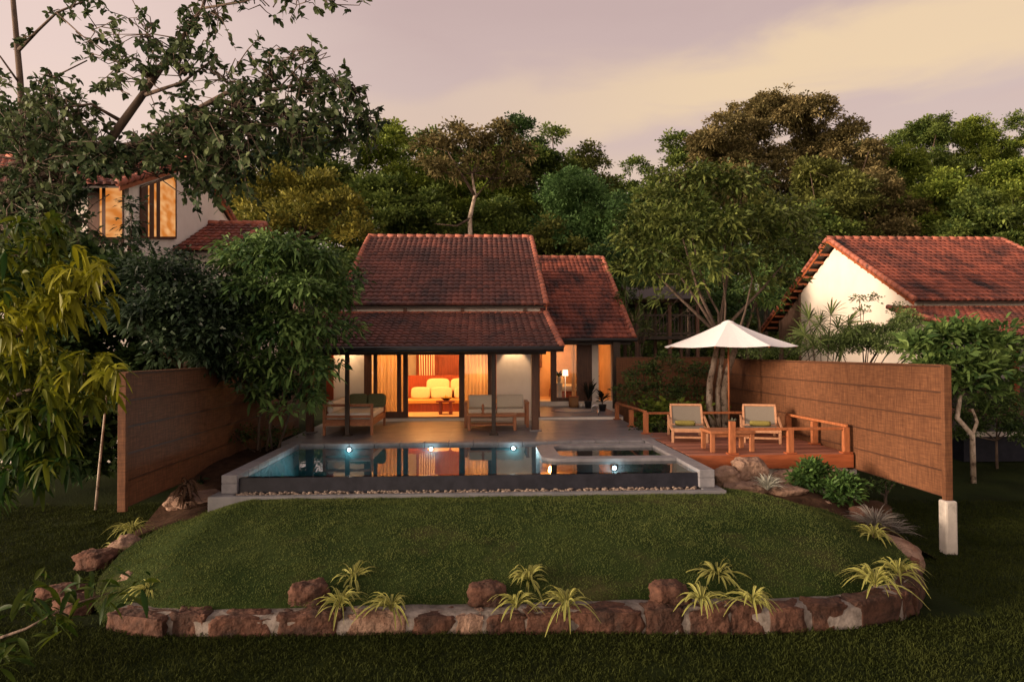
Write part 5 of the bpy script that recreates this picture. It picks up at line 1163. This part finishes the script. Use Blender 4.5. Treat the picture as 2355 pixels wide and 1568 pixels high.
# fan palms
def fan_palm(label, base, fans, seed, R_=.7):
    rng = np.random.default_rng(seed); t = thing('fan_palm', label, 'palm', tuple(base)); Cs, Ds = [], []; b = MB(); top = Vector(base)
    for f in fans:
        c = Vector(f); out = (c - (Vector(base) + Vector((0, 0, (c.z-base[2])*.55)))).normalized(); b.tube([Vector(base), (Vector(base)+c)/2 + Vector((0, 0, .15)), c], [.02, .014, .01], 6)
        side = out.cross(Vector((0, 0, 1))).normalized(); axis = side.cross(out).normalized()
        for q in range(18):
            a = R(-125 + 250*q/17); d = out*math.cos(a) + side*math.sin(a); Cs.append(c); Ds.append(d + Vector((0, 0, -.08)))
    n = len(Cs); C = np.array([tuple(c) for c in Cs]); D = np.array([tuple(d) for d in Ds])
    V, Fq, tn = leaf_arrays(C, D, R_*rng.uniform(.8, 1.1, n), np.full(n, .055*R_/.7), rng.uniform(.1, .9, n), rng, 3, .22, .3)
    link('fronds', np_mesh('fronds', V - np.array(tuple(base)), Fq, tn), leafmat('palm_leaf', (.04, .065, .018), (.13, .17, .055)), t); b.build('stems', M['bark'], t, smooth=True)
    return t
fan_palm('fan palm between the villa wing and the dark pavilion', tuple(PZ(1450, 800, 1.0).xyz) if 0 else (XA(1455, 27), 27, -.4), [PY(1437, 668, 27), PY(1462, 742, 26.6), PY(1440, 720, 27.2), PY(1470, 700, 27), PY(1485, 755, 26.5)], 71, .72)
fan_palm('fan palm behind the fence before the cream gable', (XA(1890, 19.6), 19.6, -.5), [PY(1885, 745, 19.6), PY(1850, 770, 19.4), PY(1925, 755, 19.8), PY(1950, 745, 19.6), PY(1905, 790, 19.3), PY(1870, 795, 19.2), PY(1935, 790, 19.4), PY(1860, 735, 19.5), PY(1910, 725, 19.7)], 72, .72)

# ---------------- foreground round leaved tree (overhanging from the left)
Yb = 10.0
def q3(px, py, Y=Yb): return PY(px, py, Y)
limbs = [
 [((-9.6, 10.6, -1.1), .2), (q3(-200, 700), .17), (q3(-30, 470), .14), (q3(120, 400), .125), (q3(240, 340), .11), (q3(320, 230), .085), (q3(390, 130), .06), (q3(465, 20), .04), (q3(490, -60), .03)],
 [(q3(230, 355), .09), (q3(330, 325, 9.7), .07), (q3(430, 265, 9.5), .06), (q3(520, 215, 9.4), .05), (q3(640, 205, 9.3), .04), (q3(740, 185, 9.3), .03), (q3(810, 190, 9.4), .02), (q3(848, 262, 9.5), .008)],
 [((-9.9, 11.3, -1.1), .14), (q3(-60, 620, 11), .10), (q3(30, 450, 11), .09), (q3(55, 330, 11), .085), (q3(46, 180, 11), .075), (q3(30, 0, 11), .06), (q3(22, -80, 11), .05)],
 [(q3(41, 118, 11), .05), (q3(88, 70, 10.8), .035), (q3(130, 30, 10.6), .03), (q3(190, 5, 10.5), .02)],
 [(q3(130, 30, 10.6), .02), (q3(185, 80, 10.3), .015), (q3(250, 130, 10.2), .01)], [(q3(50, 200, 11), .03), (q3(0, 130, 10.8), .02), (q3(-30, 110, 10.8), .015)],
 [(q3(58, 260, 11), .03), (q3(120, 180, 10.4), .02), (q3(200, 140, 10.2), .015)],
 [(q3(465, 20), .03), (q3(560, 5, 9.8), .02), (q3(640, -20, 9.6), .012), (q3(760, -10, 9.5), .012), (q3(800, 5, 9.5), .006)],
 [(q3(280, 280), .05), (q3(210, 240, 9.8), .03), (q3(130, 250, 9.6), .02)], [(q3(330, 220), .05), (q3(420, 190, 9.7), .03), (q3(500, 130, 9.5), .016)],
 [(q3(430, 265, 9.5), .04), (q3(520, 290, 9.2), .03), (q3(640, 290, 9.1), .02), (q3(760, 280, 9.2), .012)], [(q3(640, 205, 9.3), .02), (q3(690, 150, 9.2), .014), (q3(760, 130, 9.2), .008)],
]
ft = thing('overhanging_tree', 'large round leaved tree overhanging the left of the view on bare dark limbs', 'tree', (-9.6, 10.6, -1.1))
b = MB(); rng = np.random.default_rng(123)
for pl in limbs: b.tube([p for p, r in pl], [r*.62 for p, r in pl], 8)
# twigs with leaves along them
CL = []   # (px, py, Y, spread px, number of sprays)
for (px, py, Y, sp_, n_) in ((330, 60, 10, 90, 16), (430, 60, 9.9, 60, 18), (500, 30, 9.8, 60, 12), (250, 130, 10.1, 60, 14), (330, 160, 9.9, 70, 26), (420, 160, 9.7, 60, 22), (260, 190, 9.9, 40, 9), (480, 110, 9.6, 35, 6), (390, 110, 9.9, 50, 12),
                       (520, 180, 9.4, 60, 18), (600, 170, 9.3, 45, 14), (650, 140, 9.2, 40, 12), (720, 130, 9.2, 36, 8), (690, 200, 9.3, 50, 18), (760, 200, 9.3, 45, 18), (815, 215, 9.4, 32, 14), (835, 270, 9.5, 30, 9), (760, 265, 9.3, 50, 18),
                       (560, 250, 9.3, 70, 26), (660, 270, 9.2, 70, 28), (480, 290, 9.4, 70, 26), (580, 330, 9.2, 80, 26), (700, 330, 9.3, 70, 18), (790, 320, 9.4, 40, 7), (440, 350, 9.4, 80, 28), (350, 380, 9.6, 80, 28), (540, 380, 9.3, 60, 16), (470, 410, 9.4, 60, 14),
                       (130, 180, 10.4, 60, 7), (60, 90, 10.8, 60, 4), (15, 190, 10.6, 40, 8), (90, 250, 10.2, 70, 18), (30, 290, 10.2, 60, 16), (170, 260, 9.9, 50, 14), (150, 330, 9.9, 80, 32), (60, 380, 10, 90, 34), (250, 400, 9.8, 80, 30), (150, 430, 9.9, 90, 34), (40, 460, 10, 80, 28), (330, 430, 9.6, 60, 12), (120, 500, 9.9, 80, 24), (30, 560, 10, 70, 20),
                       (190, 20, 10.4, 50, 8), (120, 40, 10.6, 40, 4), (690, -5, 9.6, 60, 10), (770, 0, 9.5, 36, 8), (600, 0, 9.7, 50, 6), (440, 0, 9.9, 70, 10), (240, 60, 10.2, 40, 7), (205, 330, 9.8, 50, 12), (400, 300, 9.6, 50, 14), (300, 330, 9.7, 40, 6), (860, 300, 9.5, 14, 3), (250, 470, 9.8, 50, 10), (160, 470, 9.9, 45, 16), (170, 540, 9.9, 40, 12), (250, 385, 9.8, 45, 14), (330, 385, 9.7, 45, 12), (440, 400, 9.5, 30, 8), (480, 430, 9.4, 40, 9), (520, 420, 9.3, 40, 8), (210, 365, 9.8, 40, 12), (370, 365, 9.6, 35, 10)):
    CL.append((px, py, Y, sp_, n_))
Cs, Ds, Ts = [], [], []
allp = [(Vector(p), r) for pl in limbs for p, r in pl]
for (px, py, Y, sp_, n_) in CL:
    c = q3(px, py, Y); near = min(allp, key=lambda a: (a[0]-c).length)[0]
    hub = c + Vector(rng.normal(0, .08, 3))
    for k in range(int(n_*(1.1 if py < 230 else 2.1))):
        e = q3(px + rng.normal(0, sp_*.72), py + rng.normal(0, sp_*.6), Y + rng.normal(0, .5)); st = near.lerp(hub, rng.uniform(.35, 1.0)); m_ = (st+e)/2 + Vector(rng.normal(0, .07, 3)) + Vector((0, 0, .05))
        pe = (px_of(e)[0], px_of(e)[1])
        if (185 < pe[0] < 305 and 405 < pe[1] < 575) or (305 < pe[0] < 420 and 385 < pe[1] < 565): continue
        b.tube([st, m_, e], [.009, .0065, .003], 4, cap=False)
        d0 = (e - m_).normalized(); m = rng.integers(6, 12); tn = rng.beta(1.3, 2.4)
        for q in range(m):
            u = q/m; base = m_.lerp(e, .35 + .65*u); dd = d0*.5 + Vector(rng.normal(0, .62, 3)); dd.z -= .05
            Cs.append(tuple(base)); Ds.append(tuple(dd)); Ts.append(min(1, max(0, tn + rng.normal(0, .15))))
# hanging twigs at the end
for k in range(16):
    st = q3(790 + rng.uniform(0, 60), 200 + rng.uniform(0, 80), 9.4); e = st + Vector((rng.normal(.1, .15), rng.normal(0, .2), -rng.uniform(.3, .75))); b.tube([st, st.lerp(e, .5) + Vector((.06, 0, 0)), e], [.007, .005, .003], 4, cap=False)
    for q in range(5): Cs.append(tuple(st.lerp(e, .3 + .14*q))); Ds.append(tuple(rng.normal(0, .6, 3) + np.array((0, 0, -.4)))); Ts.append(rng.uniform(0, .5))
b2 = b.build('limbs', M['bark'], ft, smooth=True)
C, D, T = np.array(Cs), np.array(Ds), np.array(Ts); N = len(C)
V, Fq, tn = leaf_arrays(C, D,   .102*rng.uniform(.6, 1.25, N), .062*rng.uniform(.75, 1.2, N), T, rng, 3, .12, .2)
link('leaves', np_mesh('leaves', V - np.array(LOC[ft.name]), Fq, tn, smooth=True), SP['round']['m'], ft)

# ---------------- yellow drooping leaved tree on the left edge
yt = thing('drooping_tree', 'tree with long drooping yellow green leaves at the left edge', 'tree', (-5.6, 7.2, -1.1))
yl = [[((-5.6, 7.2, -1.1), .09), (PY(-140, 1000, 7.2), .08), (PY(-90, 800, 7.2), .06), (PY(-60, 600, 7.2), .04)],
      [(PY(-100, 830, 7.2), .04), (PY(40, 770, 7.0), .025), (PY(150, 710, 6.9), .016), (PY(260, 640, 6.8), .008)], [(PY(-120, 980, 7.2), .035), (PY(60, 900, 6.9), .02), (PY(190, 860, 6.8), .012), (PY(285, 850, 6.8), .007)],
      [(PY(-120, 1000, 7.2), .035), (PY(40, 990, 7), .02), (PY(150, 960, 6.9), .012), (PY(230, 955, 6.9), .007)], [(PY(-130, 1050, 7.2), .03), (PY(40, 1080, 7.1), .02), (PY(150, 1040, 7), .01)], [(PY(-80, 650, 7.2), .03), (PY(30, 590, 7.2), .02), (PY(120, 560, 7.2), .01)]]
b = MB()
for pl in yl: b.tube([p for p, r in pl], [r for p, r in pl], 8)
b.build('trunk', M['bark'], yt, smooth=True)
rng = np.random.default_rng(321); Cs, Ds, Ts, Ls = [], [], [], []
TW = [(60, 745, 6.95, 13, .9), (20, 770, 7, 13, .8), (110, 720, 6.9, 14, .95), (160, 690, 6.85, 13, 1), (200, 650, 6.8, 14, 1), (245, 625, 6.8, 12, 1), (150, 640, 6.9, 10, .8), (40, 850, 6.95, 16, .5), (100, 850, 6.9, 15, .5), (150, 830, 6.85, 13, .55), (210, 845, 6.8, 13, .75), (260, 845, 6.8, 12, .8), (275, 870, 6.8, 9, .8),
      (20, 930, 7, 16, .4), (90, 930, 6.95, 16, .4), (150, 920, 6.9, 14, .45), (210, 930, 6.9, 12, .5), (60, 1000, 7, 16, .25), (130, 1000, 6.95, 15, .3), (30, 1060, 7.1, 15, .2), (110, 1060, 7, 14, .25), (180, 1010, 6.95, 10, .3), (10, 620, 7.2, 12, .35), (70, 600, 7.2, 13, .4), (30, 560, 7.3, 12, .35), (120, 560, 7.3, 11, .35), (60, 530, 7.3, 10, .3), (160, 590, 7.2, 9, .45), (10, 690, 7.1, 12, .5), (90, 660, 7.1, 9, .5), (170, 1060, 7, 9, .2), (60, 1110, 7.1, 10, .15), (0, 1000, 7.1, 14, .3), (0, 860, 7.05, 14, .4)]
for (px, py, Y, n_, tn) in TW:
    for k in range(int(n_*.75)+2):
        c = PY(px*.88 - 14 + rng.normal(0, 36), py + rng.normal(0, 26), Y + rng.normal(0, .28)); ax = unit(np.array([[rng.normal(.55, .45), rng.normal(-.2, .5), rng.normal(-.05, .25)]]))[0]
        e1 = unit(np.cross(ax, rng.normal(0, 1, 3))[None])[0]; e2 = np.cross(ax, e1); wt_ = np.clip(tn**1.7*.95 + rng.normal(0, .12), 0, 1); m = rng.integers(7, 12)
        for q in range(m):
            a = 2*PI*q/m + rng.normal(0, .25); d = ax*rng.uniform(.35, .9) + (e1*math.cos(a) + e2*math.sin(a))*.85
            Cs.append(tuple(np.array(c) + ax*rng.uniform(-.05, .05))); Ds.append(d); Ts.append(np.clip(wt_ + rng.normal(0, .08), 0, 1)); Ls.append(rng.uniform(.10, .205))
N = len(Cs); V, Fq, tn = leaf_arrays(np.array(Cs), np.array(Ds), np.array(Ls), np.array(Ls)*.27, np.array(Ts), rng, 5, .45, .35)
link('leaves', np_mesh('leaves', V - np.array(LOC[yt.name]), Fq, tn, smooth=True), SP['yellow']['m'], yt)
# low leafy branch bottom left
lt = thing('low_shrub', 'low leafy branch reaching in at the lower left corner', 'plant', tuple(PZ(-40, 1480, -1.12)))
bp = PZ(-40, 1480, -1.12); b = MB(); m_ = [PY(60, 1445, 6.9), PY(160, 1390, 7.0), PY(260, 1360, 7.1)]
b.tube([bp] + m_, [.02, .014, .01, .005], 6); b.build('stem', M['bark'], lt, smooth=True)
Cs, Ds, Ts, Ls = [], [], [], []
for (px, py, Y, n_) in ((60, 1390, 7, 18), (120, 1400, 7, 18), (180, 1360, 7.05, 16), (240, 1330, 7.1, 16), (270, 1370, 7.1, 14), (20, 1480, 6.8, 18), (80, 1350, 7, 10), (300, 1340, 7.1, 7), (10, 1520, 6.8, 12), (140, 1440, 7, 10)):
    for k in range(n_):
        c = PY(px + rng.normal(0, 22), py + rng.normal(0, 14), Y + rng.normal(0, .12)); d = rng.normal(0, .6, 3); d[2] = rng.normal(-.05, .25); Cs.append(tuple(c)); Ds.append(d); Ts.append(rng.uniform(0, .22)); Ls.append(rng.uniform(.13, .24))
N = len(Cs); V, Fq, tn = leaf_arrays(np.array(Cs), np.array(Ds), np.array(Ls), np.array(Ls)*.26, np.array(Ts), rng, 4, .3, .3)
link('leaves', np_mesh('leaves', V - np.array(LOC[lt.name]), Fq, tn, smooth=True), SP['yellow']['m'], lt)
print('leaf meshes done', sum(len(m.polygons) for m in bpy.data.meshes))
